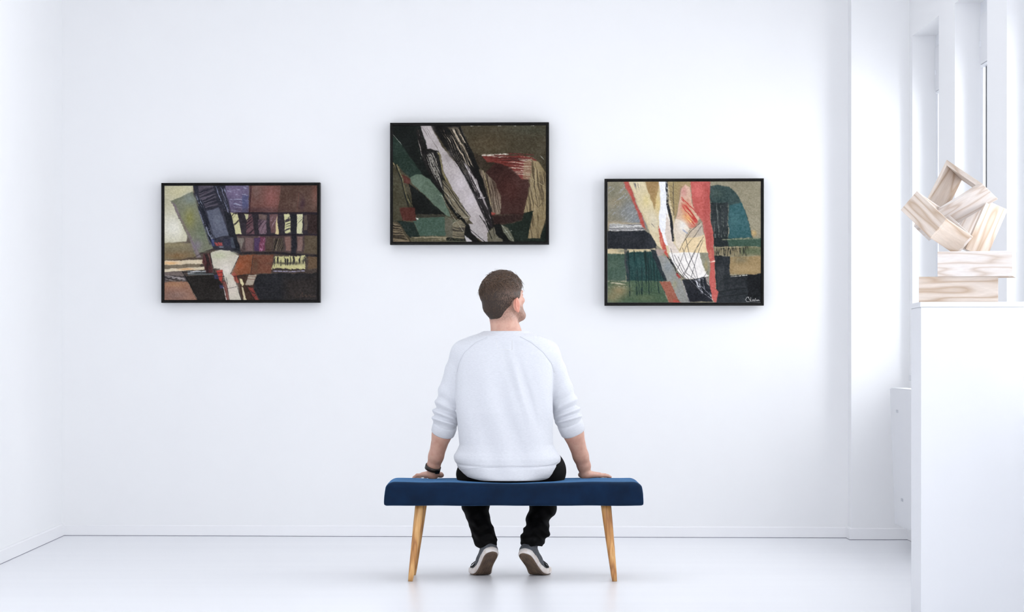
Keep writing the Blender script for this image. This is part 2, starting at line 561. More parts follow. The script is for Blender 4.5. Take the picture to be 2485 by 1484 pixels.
def line_d(X, Y, pts):
    d = np.full(X.shape, 1e9)
    for (ax, ay), (bx, by) in zip(pts[:-1], pts[1:]):
        ex, ey = bx - ax, by - ay
        t = np.clip(((X - ax) * ex + (Y - ay) * ey) / (ex * ex + ey * ey + 1e-9), 0, 1)
        d = np.minimum(d, (X - ax - ex * t) ** 2 + (Y - ay - ey * t) ** 2)
    return np.sqrt(d)

def rasterise(ops, rect, W, H, seed):
    rng = np.random.default_rng(seed)
    x = np.linspace(rect[0], rect[2], W); y = np.linspace(rect[1], rect[3], H)
    X, Y = np.meshgrid(x, y)
    wx = vnoise(H, W, 14, 18, rng, 4); wy = vnoise(H, W, 14, 18, rng, 4)
    fine = vnoise(H, W, 90, 110, rng, 2)
    img = np.zeros((H, W, 3)); img[:] = 60
    blot = vnoise(H, W, 5, 6, rng, 4)
    for op in ops:
        k = op[0]; col = np.array(op[1], float)
        pts = op[2]; kw = op[3] if len(op) > 3 else {}
        wamp = kw.get('warp', 26)
        Xw, Yw = X + wx * wamp, Y + wy * wamp
        al = kw.get('a', 1.0)
        if k == 'P':
            sd = poly_sd(Xw, Yw, pts) + fine * kw.get('rag', 10)
            m = np.clip(.5 - sd / (kw.get('soft', 5) * 2), 0, 1) * al
        elif k == 'L':
            wd = kw.get('w', 5)
            sd = line_d(Xw if kw.get('warp') else X + wx * 8, Yw if kw.get('warp') else Y + wy * 8, pts) - wd / 2
            m = np.clip(.5 - sd / 4.5, 0, 1) * al * (np.clip(.75 + fine * 1.6, 0, 1) if kw.get('dry', 1) else 1)
        elif k == 'G':
            cx, cy, rx, ry = pts
            m = np.exp(-(((Xw - cx) / rx) ** 2 + ((Yw - cy) / ry) ** 2)) * al
        elif k == 'S':      # dry scraped strokes inside a polygon, along an angle
            sd = poly_sd(Xw, Yw, pts)
            ins = np.clip(.5 - sd / 24, 0, 1)
            ang = math.radians(kw.get('ang', 0))
            u = X * math.cos(ang) + Y * math.sin(ang); v = -X * math.sin(ang) + Y * math.cos(ang)
            sp = kw.get('sp', 12.0) * .72; ln = kw.get('len', 160.0) * 1.2
            r2 = np.random.default_rng(int(kw.get('seed', 1)) + 77)
            g = r2.random((256, 64))
            vv = (v + wx * 30) / sp; uu = u / ln
            vi = np.floor(vv).astype(int); ui = np.floor(uu).astype(int)
            tv = vv - vi; tu = uu - ui
            A = g[vi % 256, ui % 64]; B = g[(vi + 1) % 256, ui % 64]
            Cc = g[vi % 256, (ui + 1) % 64]; D = g[(vi + 1) % 256, (ui + 1) % 64]
            nz = (A * (1 - tv) + B * tv) * (1 - tu) + (Cc * (1 - tv) + D * tv) * tu + .07 + fine * .25
            m = np.clip((nz - kw.get('th', .55)) * 6, 0, 1) * ins * al
        m = m[..., None]
        c = col + (blot[..., None] * kw.get('tex', 26)) + (fine[..., None] * kw.get('grain', 14))
        img = img * (1 - m) + c * m
    img += fine[..., None] * 14 + vnoise(H, W, 160, 200, rng, 1)[..., None] * 12
    g_ = img.mean(axis=2, keepdims=True)
    img = (g_ + (img - g_) * .86) * .97
    return np.clip(img, 2, 252)

exec_ops = {}
# ---- first painting: violet, brown and cream, crop frame of 1901 x 1484
O = []
def Pp(c, p, **k): O.append(('P', c, p, k))
def Ll(c, p, **k): O.append(('L', c, p, k))
def Gg(c, p, **k): O.append(('G', c, p, k))
def Ss(c, p, **k): O.append(('S', c, p, k))
R1 = (85, 93, 1805, 1378)
Pp((72, 60, 52), [(60, 60), (1830, 60), (1830, 1400), (60, 1400)])
Pp((196, 190, 158), [(60, 60), (410, 60), (410, 260), (330, 720), (60, 740)])
Gg((226, 222, 205), (180, 560, 160, 150))
Gg((205, 196, 150), (250, 160, 150, 70), a=.7)
Pp((120, 108, 80), [(60, 735), (420, 735), (470, 900), (60, 930)])
Gg((150, 138, 100), (180, 760, 180, 30), a=.7)
Gg((140, 100, 60), (230, 880, 160, 40), a=.6)
Pp((214, 196, 164), [(60, 935), (520, 925), (520, 975), (60, 985)])
Gg((224, 170, 110), (150, 960, 90, 18))
Pp((118, 104, 84), [(60, 985), (480, 970), (500, 1010), (60, 1030)])
Pp((216, 200, 170), [(60, 1030), (540, 1000), (540, 1030), (60, 1065)])
Gg((214, 150, 90), (330, 1028, 80, 12), a=.8)
Pp((112, 98, 92), [(60, 1062), (300, 1056), (330, 1110), (60, 1110)])
Pp((64, 58, 58), [(60, 1108), (330, 1100), (340, 1170), (60, 1178)])
Ss((150, 140, 138), [(90, 1100), (320, 1100), (320, 1165), (90, 1165)], ang=12, th=.6, seed=3)
Pp((150, 106, 84), [(60, 1178), (335, 1168), (460, 1400), (60, 1400)])
Gg((168, 120, 84), (200, 1200, 130, 30), a=.8)
Gg((128, 104, 98), (200, 1330, 160, 60), a=.6)
# grey green slab leaning
Pp((116, 118, 96), [(150, 262), (405, 160), (640, 800), (520, 840), (420, 860), (410, 790)])
Pp((124, 110, 112), [(150, 262), (200, 300), (400, 700), (500, 900), (450, 910), (400, 760), (290, 540)], tex=14)
Gg((132, 130, 68), (365, 460, 70, 120), a=.9)
Gg((120, 132, 128), (370, 240, 80, 60), a=.7)
Gg((98, 112, 84), (500, 640, 60, 120), a=.6)
Gg((120, 108, 124), (450, 760, 60, 60), a=.7)
# dark blue column
Pp((44, 44, 54), [(400, 80), (800, 80), (830, 400), (950, 860), (640, 810), (520, 480)])
Pp((84, 76, 88), [(465, 90), (640, 90), (690, 330), (560, 370), (480, 230)])
Ss((38, 38, 48), [(450, 150), (660, 110), (720, 360), (540, 380)], ang=-20, th=.45, seed=5)
Pp((84, 88, 104), [(560, 380), (700, 340), (810, 650), (640, 690)])
Gg((104, 108, 122), (680, 480, 50, 90), a=.7)
Ss((120, 126, 150), [(660, 100), (800, 140), (860, 600), (740, 440)], ang=70, th=.62, seed=6)
Pp((26, 27, 34), [(760, 380), (830, 400), (950, 860), (870, 820), (790, 600)])
Ss((24, 26, 36), [(420, 180), (520, 300), (660, 740), (600, 760), (500, 480)], ang=68, th=.4, seed=8)
Ss((110, 114, 132), [(430, 180), (520, 300), (660, 740), (600, 760), (500, 480)], ang=68, th=.68, seed=9)
Pp((156, 64, 62), [(650, 735), (735, 735), (740, 765), (665, 770)])
Pp((60, 70, 120), [(610, 700), (650, 700), (650, 780), (625, 780)], a=.7)
Pp((120, 118, 132), [(690, 770), (750, 775), (750, 795), (700, 792)], a=.8)
Pp((44, 44, 60), [(750, 700), (830, 690), (830, 770), (750, 770)])
Pp((70, 76, 88), [(820, 675), (860, 675), (880, 800), (840, 790)], a=.8)
# violet block
Pp((100, 90, 118), [(770, 80), (1040, 80), (1040, 400), (830, 400), (790, 200)])
Gg((128, 110, 140), (880, 170, 90, 70), a=.7)
Ss((150, 150, 175), [(780, 90), (1040, 90), (1040, 400), (840, 400)], ang=10, th=.74, seed=10, len=70)
Pp((82, 86, 122), [(965, 200), (1035, 210), (1030, 400), (960, 400)], a=.8)
# brown field
Pp((106, 70, 62), [(1050, 80), (1400, 80), (1380, 400), (1050, 400)])
Gg((140, 82, 76), (1290, 230, 90, 140), a=.8)
Gg((120, 96, 88), (1120, 160, 60, 90), a=.6)
Pp((86, 62, 52), [(1400, 80), (1830, 80), (1830, 400), (1360, 400)])
Gg((130, 84, 72), (1790, 200, 40, 120), a=.8)
Gg((64, 42, 50), (1640, 300, 30, 70), a=.9)
Gg((70, 48, 52), (1150, 370, 260, 30), a=.6)
Ll((58, 28, 34), [(1062, 90), (1045, 400)], w=16)
Ll((120, 60, 50), [(1600, 180), (1580, 390)], w=5, a=.6)
# dark gallery with light posts
Pp((46, 40, 46), [(830, 400), (1830, 400), (1830, 660), (905, 650)])
Pp((198, 192, 140), [(828, 396), (905, 402), (960, 640), (890, 640)], soft=3)
Ss((52, 46, 40), [(828, 396), (905, 402), (960, 640), (890, 640)], ang=-45, th=.6, seed=12, sp=16)
Pp((190, 186, 140), [(985, 405), (1035, 412), (1030, 520)], soft=3)
Pp((102, 70, 76), [(1035, 420), (1070, 420), (1100, 640), (1015, 640), (1010, 560)])
Ss((46, 36, 40), [(1000, 420), (1070, 420), (1100, 640), (1015, 640)], ang=-45, th=.6, seed=13, sp=16)
Pp((104, 84, 78), [(1140, 420), (1240, 425), (1235, 480), (1150, 480)])
Pp((122, 96, 106), [(1145, 480), (1240, 480), (1230, 635), (1150, 635)])
Ss((50, 36, 46), [(1145, 480), (1240, 480), (1230, 635), (1150, 635)], ang=-60, th=.62, seed=14)
Pp((104, 74, 74), [(1270, 415), (1360, 415), (1350, 640), (1280, 620)])
Pp((208, 188, 134), [(1350, 440), (1370, 640), (1325, 640)], soft=3)
Ss((160, 130, 140), [(1290, 440), (1350, 440), (1340, 560), (1290, 560)], ang=-60, th=.65, seed=15)
Pp((204, 200, 146), [(1428, 410), (1490, 412), (1512, 632), (1450, 636)], soft=3)
Pp((208, 204, 160), [(1575, 412), (1640, 412), (1645, 634), (1580, 634)], soft=3)
Ss((60, 54, 56), [(1428, 410), (1490, 412), (1512, 632), (1450, 636)], ang=-25, th=.66, seed=16, sp=15)
Ss((60, 54, 56), [(1575, 412), (1640, 412), (1645, 634), (1580, 634)], ang=-45, th=.7, seed=17, sp=15)
Pp((90, 76, 68), [(1655, 430), (1695, 430), (1695, 600), (1660, 600)])
Pp((54, 40, 38), [(1700, 420), (1830, 420), (1830, 640), (1700, 640)])
Pp((34, 34, 40), [(1500, 415), (1570, 415), (1575, 640), (1520, 640)])
Ll((36, 26, 34), [(880, 405), (1830, 405)], w=22)
# second row
Pp((74, 58, 56), [(905, 655), (1830, 655), (1830, 850), (950, 840)])
Pp((118, 108, 98), [(910, 680), (985, 690), (985, 720), (950, 810), (930, 740)])
Pp((108, 82, 78), [(1000, 680), (1095, 680), (1085, 830), (1000, 830)])
Pp((108, 52, 72), [(1160, 670), (1215, 670), (1215, 820), (1150, 830)])
Ss((160, 100, 130), [(1150, 670), (1215, 670), (1215, 830), (1150, 830)], ang=-70, th=.68, seed=20)
Pp((66, 44, 84), [(1100, 680), (1160, 680), (1150, 830), (1100, 830)], a=.8)
Pp((78, 62, 52), [(1230, 670), (1310, 670), (1300, 840), (1230, 840)])
Pp((96, 84, 68), [(1320, 680), (1430, 680), (1430, 830), (1310, 830)])
Ss((40, 32, 30), [(1320, 680), (1430, 680), (1430, 830), (1310, 830)], ang=-70, th=.5, seed=21)
Pp((124, 90, 80), [(1450, 670), (1505, 670), (1505, 830), (1450, 830)])
Pp((32, 32, 38), [(1520, 640), (1570, 640), (1570, 860), (1510, 860)])
Pp((122, 94, 86), [(1580, 670), (1640, 670), (1635, 830), (1580, 830)])
Pp((88, 74, 56), [(1660, 655), (1830, 655), (1830, 860), (1660, 850)])
Ll((34, 24, 34), [(900, 652), (1830, 650)], w=16)
Ll((26, 22, 28), [(930, 852), (1300, 848), (1700, 880), (1830, 880)], w=26)
# orange brown fields
Pp((130, 72, 44), [(930, 870), (1090, 870), (1050, 1080), (860, 1110), (840, 1080), (905, 960)])
Gg((156, 78, 44), (930, 990, 60, 50), a=.8)
Pp((112, 66, 48), [(1090, 870), (1310, 870), (1290, 1080), (1050, 1090)])
Gg((84, 66, 48), (1110, 990, 40, 90), a=.6)
Ll((48, 36, 32), [(1085, 870), (1060, 1080)], w=6)
Pp((198, 190, 130), [(1322, 890), (1680, 880), (1670, 1030), (1300, 1030)], rag=26)
Ss((46, 44, 42), [(1310, 900), (1690, 870), (1680, 960), (1310, 1010)], ang=90, th=.62, seed=23, len=60)
Gg((60, 56, 50), (1480, 965, 180, 16), a=.8)
Ll((146, 140, 164), [(1310, 1056), (1500, 1060), (1660, 1052)], w=12)
Ll((30, 28, 32), [(1300, 1040), (1670, 1038)], w=9)
Pp((96, 74, 52), [(1710, 890), (1830, 890), (1830, 1020), (1700, 1030)])
# black hull
Pp((34, 34, 37), [(1130, 1095), (1300, 1080), (1830, 1075), (1830, 1400), (1170, 1400), (1090, 1260), (1085, 1170)])
Pp((44, 37, 33), [(1440, 1140), (1830, 1080), (1830, 1400), (1440, 1400)], soft=60, a=.8)
Pp((62, 42, 32), [(870, 1105), (1090, 1085), (1085, 1260), (1170, 1400), (980, 1400)])
Pp((172, 158, 138), [(1030, 1095), (1120, 1092), (1075, 1212), (990, 1208)])
Ll((110, 60, 52), [(1030, 1110), (1110, 1115)], w=6)
Ll((110, 60, 52), [(1020, 1140), (1100, 1145)], w=6)
Pp((132, 56, 48), [(1020, 1235), (1075, 1235), (1160, 1400), (1120, 1400)])
Ll((34, 28, 28), [(990, 1210), (1120, 1400)], w=7)
Ll((34, 28, 28), [(1050, 1270), (1110, 1310), (1060, 1290)], w=6)
Ll((34, 28, 28), [(1090, 1350), (1140, 1300)], w=6)
Pp((214, 200, 150), [(928, 1135), (955, 1140), (978, 1200), (960, 1225), (940, 1200)], soft=3)
Pp((206, 190, 150), [(950, 1230), (965, 1235), (1020, 1400), (985, 1400)], soft=3)
Pp((150, 56, 40), [(835, 1085), (880, 1060), (900, 1100), (920, 1180), (890, 1190)])
# left black wedge
Pp((36, 32, 29), [(325, 1110), (720, 1085), (750, 1200), (800, 1400), (470, 1400), (345, 1170)])
Ll((20, 20, 22), [(290, 1060), (345, 1150), (470, 1390)], w=12)
Ll((190, 150, 120), [(345, 1180), (455, 1370)], w=4, a=.8)
Pp((88, 92, 92), [(340, 1050), (640, 1040), (640, 1095), (350, 1100)])
Ss((200, 200, 200), [(340, 1040), (560, 1030), (640, 1100), (350, 1105)], ang=0, th=.68, seed=30)
Ll((30, 28, 30), [(300, 1065), (680, 1078)], w=9)
Pp((58, 60, 96), [(640, 1100), (700, 1090), (710, 1140), (650, 1140)], a=.8)
Pp((62, 66, 110), [(700, 1215), (755, 1215), (755, 1250), (710, 1250)], a=.7)
# figure: cream fan and path
Pp((84, 44, 44), [(515, 860), (600, 850), (640, 1070), (560, 1070), (515, 960)])
Ss((36, 24, 26), [(515, 860), (620, 850), (640, 1070), (560, 1070)], ang=80, th=.5, seed=31)
Pp((200, 192, 172), [(600, 850), (700, 818), (820, 825), (930, 880), (890, 980), (830, 1085), (860, 1110), (960, 1400), (810, 1400), (750, 1110), (700, 1030), (640, 1020)])
Gg((176, 182, 140), (700, 880, 90, 40), a=.7)
Gg((226, 216, 204), (780, 1030, 70, 70), a=.8)
Gg((222, 206, 192), (850, 1250, 60, 110), a=.7)
Gg((170, 168, 140), (860, 850, 60, 20), a=.8)
Pp((174, 60, 52), [(668, 1045), (735, 1045), (745, 1120), (730, 1190), (700, 1130)])
Pp((128, 66, 58), [(730, 1150), (790, 1180), (820, 1400), (790, 1400)], a=.8)
Ll((220, 210, 200), [(750, 1240), (790, 1390)], w=8)
for pp in ([(420, 900), (560, 822), (720, 800), (860, 820), (950, 865)], [(640, 1080), (740, 1070), (790, 1230), (820, 1390)],
           [(780, 1130), (800, 1200)], [(790, 1250), (910, 1228)], [(880, 1110), (900, 1220), (960, 1390)], [(600, 860), (650, 1060)],
           [(660, 1120), (760, 1110)], [(690, 1170), (770, 1165)], [(930, 880), (830, 1085)], [(640, 650), (700, 770)], [(860, 1110), (1000, 1100)]):
    Ll((36, 32, 36), pp, w=7)
Ll((96, 66, 48), [(1580, 1290), (1560, 1320), (1570, 1350), (1610, 1345), (1640, 1290), (1640, 1345), (1680, 1320), (1680, 1345), (1720, 1320), (1740, 1345), (1790, 1335)], w=4, a=.7)
exec_ops[1] = (O, R1)

# ---- second painting: black, olive, white blade
O = []
R2 = (85, 93, 1805, 1392)
Pp((66, 59, 42), [(60, 60), (1830, 60), (1830, 1420), (60, 1420)])
Gg((78, 64, 42), (1150, 300, 260, 130), a=.7)
Gg((56, 58, 44), (1650, 140, 260, 60), a=.6)
Pp((12, 17, 14), [(60, 60), (400, 60), (700, 800), (660, 900), (330, 600), (60, 200)])
Pp((30, 46, 37), [(60, 180), (140, 250), (410, 620), (330, 660), (270, 670), (60, 470)])
Pp((64, 60, 42), [(60, 490), (130, 540), (300, 900), (290, 1160), (60, 1160)])
Ll((158, 140, 100), [(85, 505), (150, 590)], w=14)
Ll((120, 112, 76), [(130, 530), (190, 680), (240, 900), (310, 1000)], w=16)
Ll((16, 18, 16), [(110, 520), (180, 690), (220, 860), (265, 1010)], w=16)
Ll((16, 18, 16), [(250, 860), (305, 1010)], w=10)
Pp((78, 36, 28), [(185, 635), (280, 690), (280, 750), (215, 730)])
Pp((12, 15, 13), [(270, 740), (420, 860), (680, 1090), (340, 1080), (310, 1000)])
Pp((86, 104, 86), [(275, 670), (340, 635), (400, 632), (500, 700), (640, 870), (740, 1120), (680, 1095), (440, 870), (300, 740)])
Gg((66, 82, 68), (600, 930, 60, 70), a=.6)
Ll((150, 160, 140), [(610, 870), (640, 880)], w=8)
Pp((84, 86, 66), [(640, 1090), (900, 1200), (900, 1400), (640, 1400)])
Pp((50, 48, 38), [(350, 1080), (680, 1095), (670, 1122), (350, 1120)])
Pp((62, 84, 70), [(300, 1120), (670, 1118), (675, 1330), (390, 1330), (320, 1180)])
Pp((90, 84, 70), [(670, 1130), (760, 1130), (760, 1400), (670, 1340)], a=.7)
Pp((76, 36, 28), [(165, 1012), (330, 1005), (345, 1150), (195, 1150)])
Pp((222, 214, 200), [(345, 1120), (372, 1125), (368, 1142), (350, 1140)], soft=3)
Pp((26, 38, 33), [(60, 1150), (310, 1165), (390, 1330), (280, 1340), (140, 1160)])
Pp((124, 108, 82), [(60, 1165), (150, 1190), (280, 1400), (60, 1400)])
Ss((54, 46, 34), [(60, 1175), (160, 1190), (260, 1400), (60, 1400)], ang=5, th=.5, seed=40)
Pp((92, 86, 64), [(270, 1345), (700, 1330), (700, 1400), (300, 1400)])
Ss((140, 128, 100), [(300, 1335), (700, 1330), (700, 1380), (300, 1380)], ang=0, th=.6, seed=41)
Ll((12, 14, 12), [(700, 1362), (890, 1368)], w=34)
# dark bands around the blade
Pp((20, 18, 17), [(500, 80), (840, 80), (960, 380), (1180, 980), (1240, 1230), (1160, 1260), (1000, 940), (780, 480)])
Pp((24, 21, 20), [(340, 130), (400, 130), (460, 330), (600, 370), (660, 860), (590, 800), (470, 600), (400, 400)])
Ss((150, 140, 132), [(350, 140), (400, 130), (450, 340), (400, 460)], ang=74, th=.68, seed=42, sp=9)
Ss((130, 124, 116), [(440, 420), (590, 380), (640, 800), (500, 600)], ang=66, th=.62, seed=43, sp=9)
Pp((74, 66, 54), [(700, 110), (830, 110), (960, 380), (1010, 560), (930, 480), (800, 250)])
Pp((16, 15, 14), [(820, 80), (870, 160), (980, 390), (1060, 580), (1200, 1080), (1140, 900), (1000, 600)])
Ss((176, 160, 136), [(620, 130), (860, 140), (1020, 560), (900, 540), (780, 360)], ang=62, th=.66, seed=44, sp=9, len=260)
Ss((14, 13, 12), [(620, 130), (860, 140), (1020, 560), (900, 540), (780, 360)], ang=60, th=.55, seed=45, sp=11, len=300)
for k in range(6):
    dx = k * 26
    Ll((168, 152, 130), [(640 + dx, 180 + k * 5), (700 + dx, 260), (760 + dx * .9, 420 + k * 4), (900 + dx * .6, 640)], w=3.5, a=.75)
# the white blade
Pp((176, 166, 164), [(390, 80), (500, 80), (640, 320), (830, 560), (960, 800), (1110, 1110), (1220, 1400), (1130, 1400), (960, 1160),
                     (800, 880), (700, 700), (640, 560), (600, 370), (470, 345), (440, 230)])
Gg((200, 190, 188), (500, 180, 50, 90), a=.7)
Gg((204, 194, 196), (840, 740, 90, 110), a=.9)
Gg((196, 186, 190), (960, 930, 70, 80), a=.7)
Gg((146, 138, 134), (700, 440, 60, 60), a=.7)
Gg((158, 150, 148), (1060, 1180, 50, 80), a=.7)
Ss((132, 124, 120), [(400, 100), (500, 100), (820, 560), (700, 560), (600, 370)], ang=60, th=.66, seed=46, sp=10)
Pp((112, 102, 76), [(590, 380), (615, 400), (650, 600), (740, 770), (850, 960), (840, 980), (700, 760), (640, 640)])
Ll((150, 138, 84), [(595, 400), (635, 560), (700, 760), (840, 960)], w=8)
Ll((20, 19, 17), [(600, 420), (640, 640), (720, 800), (960, 1110)], w=9)
Pp((120, 110, 88), [(640, 700), (700, 740), (860, 980), (960, 1120), (900, 1200), (760, 1020), (660, 860)])
Ss((50, 46, 38), [(640, 700), (700, 740), (960, 1120), (900, 1200), (660, 860)], ang=55, th=.56, seed=47)
Pp((14, 14, 12), [(640, 850), (700, 940), (880, 1140), (980, 1240), (1010, 1400), (940, 1330), (860, 1180), (700, 980)])
Pp((118, 108, 84), [(760, 1190), (850, 1150), (910, 1210), (890, 1360), (750, 1345)])
Ss((60, 54, 44), [(750, 1190), (910, 1190), (890, 1370), (750, 1345)], ang=10, th=.52, seed=48)
Pp((12, 12, 11), [(905, 1220), (950, 1240), (1060, 1400), (960, 1400), (890, 1330)])
Pp((186, 180, 178), [(895, 1320), (960, 1370), (980, 1400), (915, 1400)])
Pp((168, 160, 158), [(940, 1190), (1010, 1190), (1180, 1400), (1090, 1400), (970, 1290)])
Ll((16, 15, 14), [(940, 1240), (1120, 1395)], w=7)
# second white streaks
Pp((150, 140, 138), [(880, 490), (950, 580), (1040, 740), (1110, 900), (1180, 1090), (1210, 1230), (1150, 1180), (1080, 1000), (960, 700)])
Ss((34, 28, 30), [(880, 490), (1110, 800), (1220, 1240), (1120, 1180), (940, 680)], ang=64, th=.5, seed=49)
Ll((206, 198, 196), [(890, 520), (1000, 700), (1080, 890)], w=11)
Ll((196, 188, 186), [(1020, 690), (1085, 880), (1060, 900)], w=6)
Ll((200, 190, 190), [(1040, 910), (1120, 900)], w=10)
Ll((12, 12, 11), [(960, 420), (1060, 640), (1170, 940), (1200, 1100)], w=34)
Ll((12, 12, 11), [(840, 560), (960, 760), (1110, 1040), (1200, 1340)], w=14)
# tan sail
Pp((128, 112, 92), [(1060, 590), (1110, 600), (1240, 740), (1300, 900), (1305, 1080), (1210, 1095), (1170, 930)])
Ss((72, 58, 46), [(1060, 590), (1110, 600), (1240, 740), (1305, 1080), (1210, 1095)], ang=80, th=.52, seed=50, sp=8)
Ll((190, 174, 120), [(1100, 600), (1140, 740), (1190, 990)], w=6)
Pp((150, 62, 50), [(1195, 1060), (1240, 1070), (1225, 1098), (1200, 1096)])
# dark red
Pp((54, 28, 23), [(1100, 580), (1240, 510), (1480, 560), (1630, 700), (1600, 900), (1560, 1100), (1300, 1090), (1300, 880), (1240, 740)])
Gg((66, 30, 24), (1400, 800, 140, 140), a=.7)
Pp((40, 22, 18), [(1210, 1095), (1560, 1090), (1540, 1160), (1260, 1210), (1220, 1200)], soft=16)
Pp((50, 40, 28), [(990, 400), (1100, 440), (1240, 510), (1120, 620), (1030, 520)])
Pp((112, 46, 38), [(1090, 440), (1300, 420), (1640, 440), (1700, 480), (1640, 700), (1540, 700), (1400, 560), (1240, 510), (1150, 500)])
Ss((196, 172, 150), [(1090, 415), (1400, 415), (1660, 440), (1640, 700), (1480, 640), (1300, 500)], ang=4, th=.6, seed=51, sp=9, len=220)
Ss((60, 26, 22), [(1090, 440), (1400, 420), (1660, 440), (1640, 700), (1480, 640), (1300, 500)], ang=3, th=.66, seed=52, sp=11, len=200)
Pp((146, 128, 96), [(1550, 520), (1650, 450), (1640, 710), (1550, 690)], a=.6)
Ll((214, 200, 184), [(1090, 428), (1380, 412)], w=16)
Ll((90, 36, 32), [(1380, 405), (1660, 420)], w=14)
# tan L shape at the right
Pp((140, 122, 86), [(1650, 480), (1720, 500), (1810, 640), (1830, 900), (1790, 1180), (1740, 1355), (1600, 1355), (1640, 1180), (1650, 1060), (1560, 1070), (1600, 880), (1630, 700)])
Gg((168, 148, 108), (1690, 640, 50, 90), a=.7)
Gg((158, 138, 98), (1650, 1000, 60, 60), a=.7)
Ss((84, 70, 48), [(1650, 480), (1810, 640), (1740, 1355), (1600, 1355), (1570, 1060)], ang=82, th=.6, seed=53, sp=11)
Ll((80, 66, 44), [(1740, 840), (1735, 920), (1780, 910)], w=8)
Ll((80, 66, 44), [(1680, 960), (1720, 1010), (1760, 960)], w=8)
Ll((176, 160, 120), [(1650, 690), (1800, 780)], w=5)
# dark green bottom
Pp((20, 30, 22), [(1560, 1080), (1660, 1050), (1640, 1180), (1600, 1355), (1740, 1355), (1800, 1180), (1830, 1400), (1440, 1400), (1280, 1210), (1540, 1160)])
Pp((12, 13, 11), [(1225, 1205), (1300, 1200), (1440, 1400), (1290, 1400), (1240, 1320)])
Pp((96, 96, 78), [(1295, 1200), (1380, 1240), (1445, 1360), (1440, 1392), (1400, 1380), (1330, 1290)])
Ll((176, 176, 160), [(1310, 1210), (1440, 1385)], w=4)
Ll((176, 176, 160), [(1340, 1290), (1420, 1270)], w=4)
Pp((104, 98, 80), [(1150, 1300), (1220, 1230), (1260, 1330), (1320, 1370), (1320, 1400), (1150, 1400)])
Ll((14, 14, 12), [(1060, 1100), (1130, 1200), (1200, 1360)], w=10)
Ll((14, 14, 12), [(1130, 1020), (1200, 1180), (1230, 1330)], w=6)
for pp in ([(640, 880), (760, 1110), (890, 1290)], [(500, 440), (620, 740)], [(540, 560), (640, 800), (780, 940)], [(750, 1200), (850, 1120), (960, 1120)],
           [(570, 460), (610, 730)], [(700, 840), (740, 980), (820, 1100)]):
    Ll((196, 190, 170), pp, w=4, a=.85)
Ll((190, 190, 180), [(85, 185), (180, 300)], w=5)
Ll((180, 180, 170), [(1740, 430), (1785, 480)], w=5)
for xx in (960, 1040, 1270, 1440, 1640):
    Ll((200, 196, 186), [(xx, 97), (xx + 30, 97)], w=5)
exec_ops[2] = (O, R2)

# ---- third painting: teal, cream and red
O = []
R3 = (90, 70, 1783, 1405)
Pp((138, 130, 106), [(60, 40), (1830, 40), (1830, 1430), (60, 1430)])
Gg((128, 132, 134), (350, 380, 190, 130), a=.9)
Gg((112, 124, 142), (430, 520, 120, 80), a=.7)
Gg((142, 128, 96), (180, 300, 70, 60), a=.7)
Gg((118, 116, 96), (150, 180, 100, 80), a=.5)
Ss((150, 152, 150), [(90, 100), (420, 100), (440, 540), (90, 540)], ang=-40, th=.76, seed=60, len=60)
Pp((166, 148, 118), [(90, 520), (470, 520), (480, 560), (90, 560)], soft=16)
Pp((168, 166, 162), [(110, 540), (470, 530), (500, 615), (110, 615)])
Ss((90, 88, 92), [(110, 540), (470, 530), (500, 615), (110, 615)], ang=1, th=.58, seed=61, sp=9)
Ss((235, 232, 228), [(110, 540), (470, 530), (500, 615), (110, 615)], ang=1, th=.72, seed=62, sp=8)
Pp((34, 37, 42), [(60, 618), (500, 612), (580, 660), (632, 760), (628, 825), (560, 815), (60, 815)])
Gg((46, 48, 50), (280, 720, 160, 40), a=.5)
Pp((206, 186, 144), [(60, 818), (620, 815), (620, 868), (60, 868)])
Gg((120, 122, 100), (250, 835, 50, 16), a=.8)
Pp((66, 88, 74), [(60, 868), (290, 866), (290, 1160), (60, 1180)])
Gg((84, 104, 86), (160, 980, 80, 60), a=.6)
Pp((32, 62, 60), [(290, 850), (600, 840), (740, 1160), (680, 1170), (300, 1180)])
Gg((44, 80, 78), (440, 960, 110, 70), a=.7)
Ll((50, 52, 58), [(290, 820), (295, 960), (320, 1160)], w=34, a=.85)
Pp((36, 42, 48), [(560, 820), (630, 830), (760, 1160), (700, 1150)])
Pp((70, 92, 68), [(60, 1170), (680, 1168), (770, 1430), (60, 1430)])
Gg((142, 124, 86), (220, 1270, 110, 70), a=.9)
Gg((142, 124, 86), (140, 1350, 90, 60), a=.7)
Gg((60, 86, 64), (520, 1270, 130, 60), a=.6)
Gg((96, 108, 76), (500, 1350, 120, 40), a=.6)
Ss((22, 40, 38), [(290, 830), (650, 830), (740, 1300), (300, 1340)], ang=88, th=.66, seed=63, sp=14, len=300)
Ll((50, 58, 50), [(360, 1280), (560, 1290), (700, 1310)], w=7, a=.7)
Ss((178, 168, 140), [(90, 1170), (300, 1170), (300, 1240), (90, 1240)], ang=0, th=.66, seed=64)
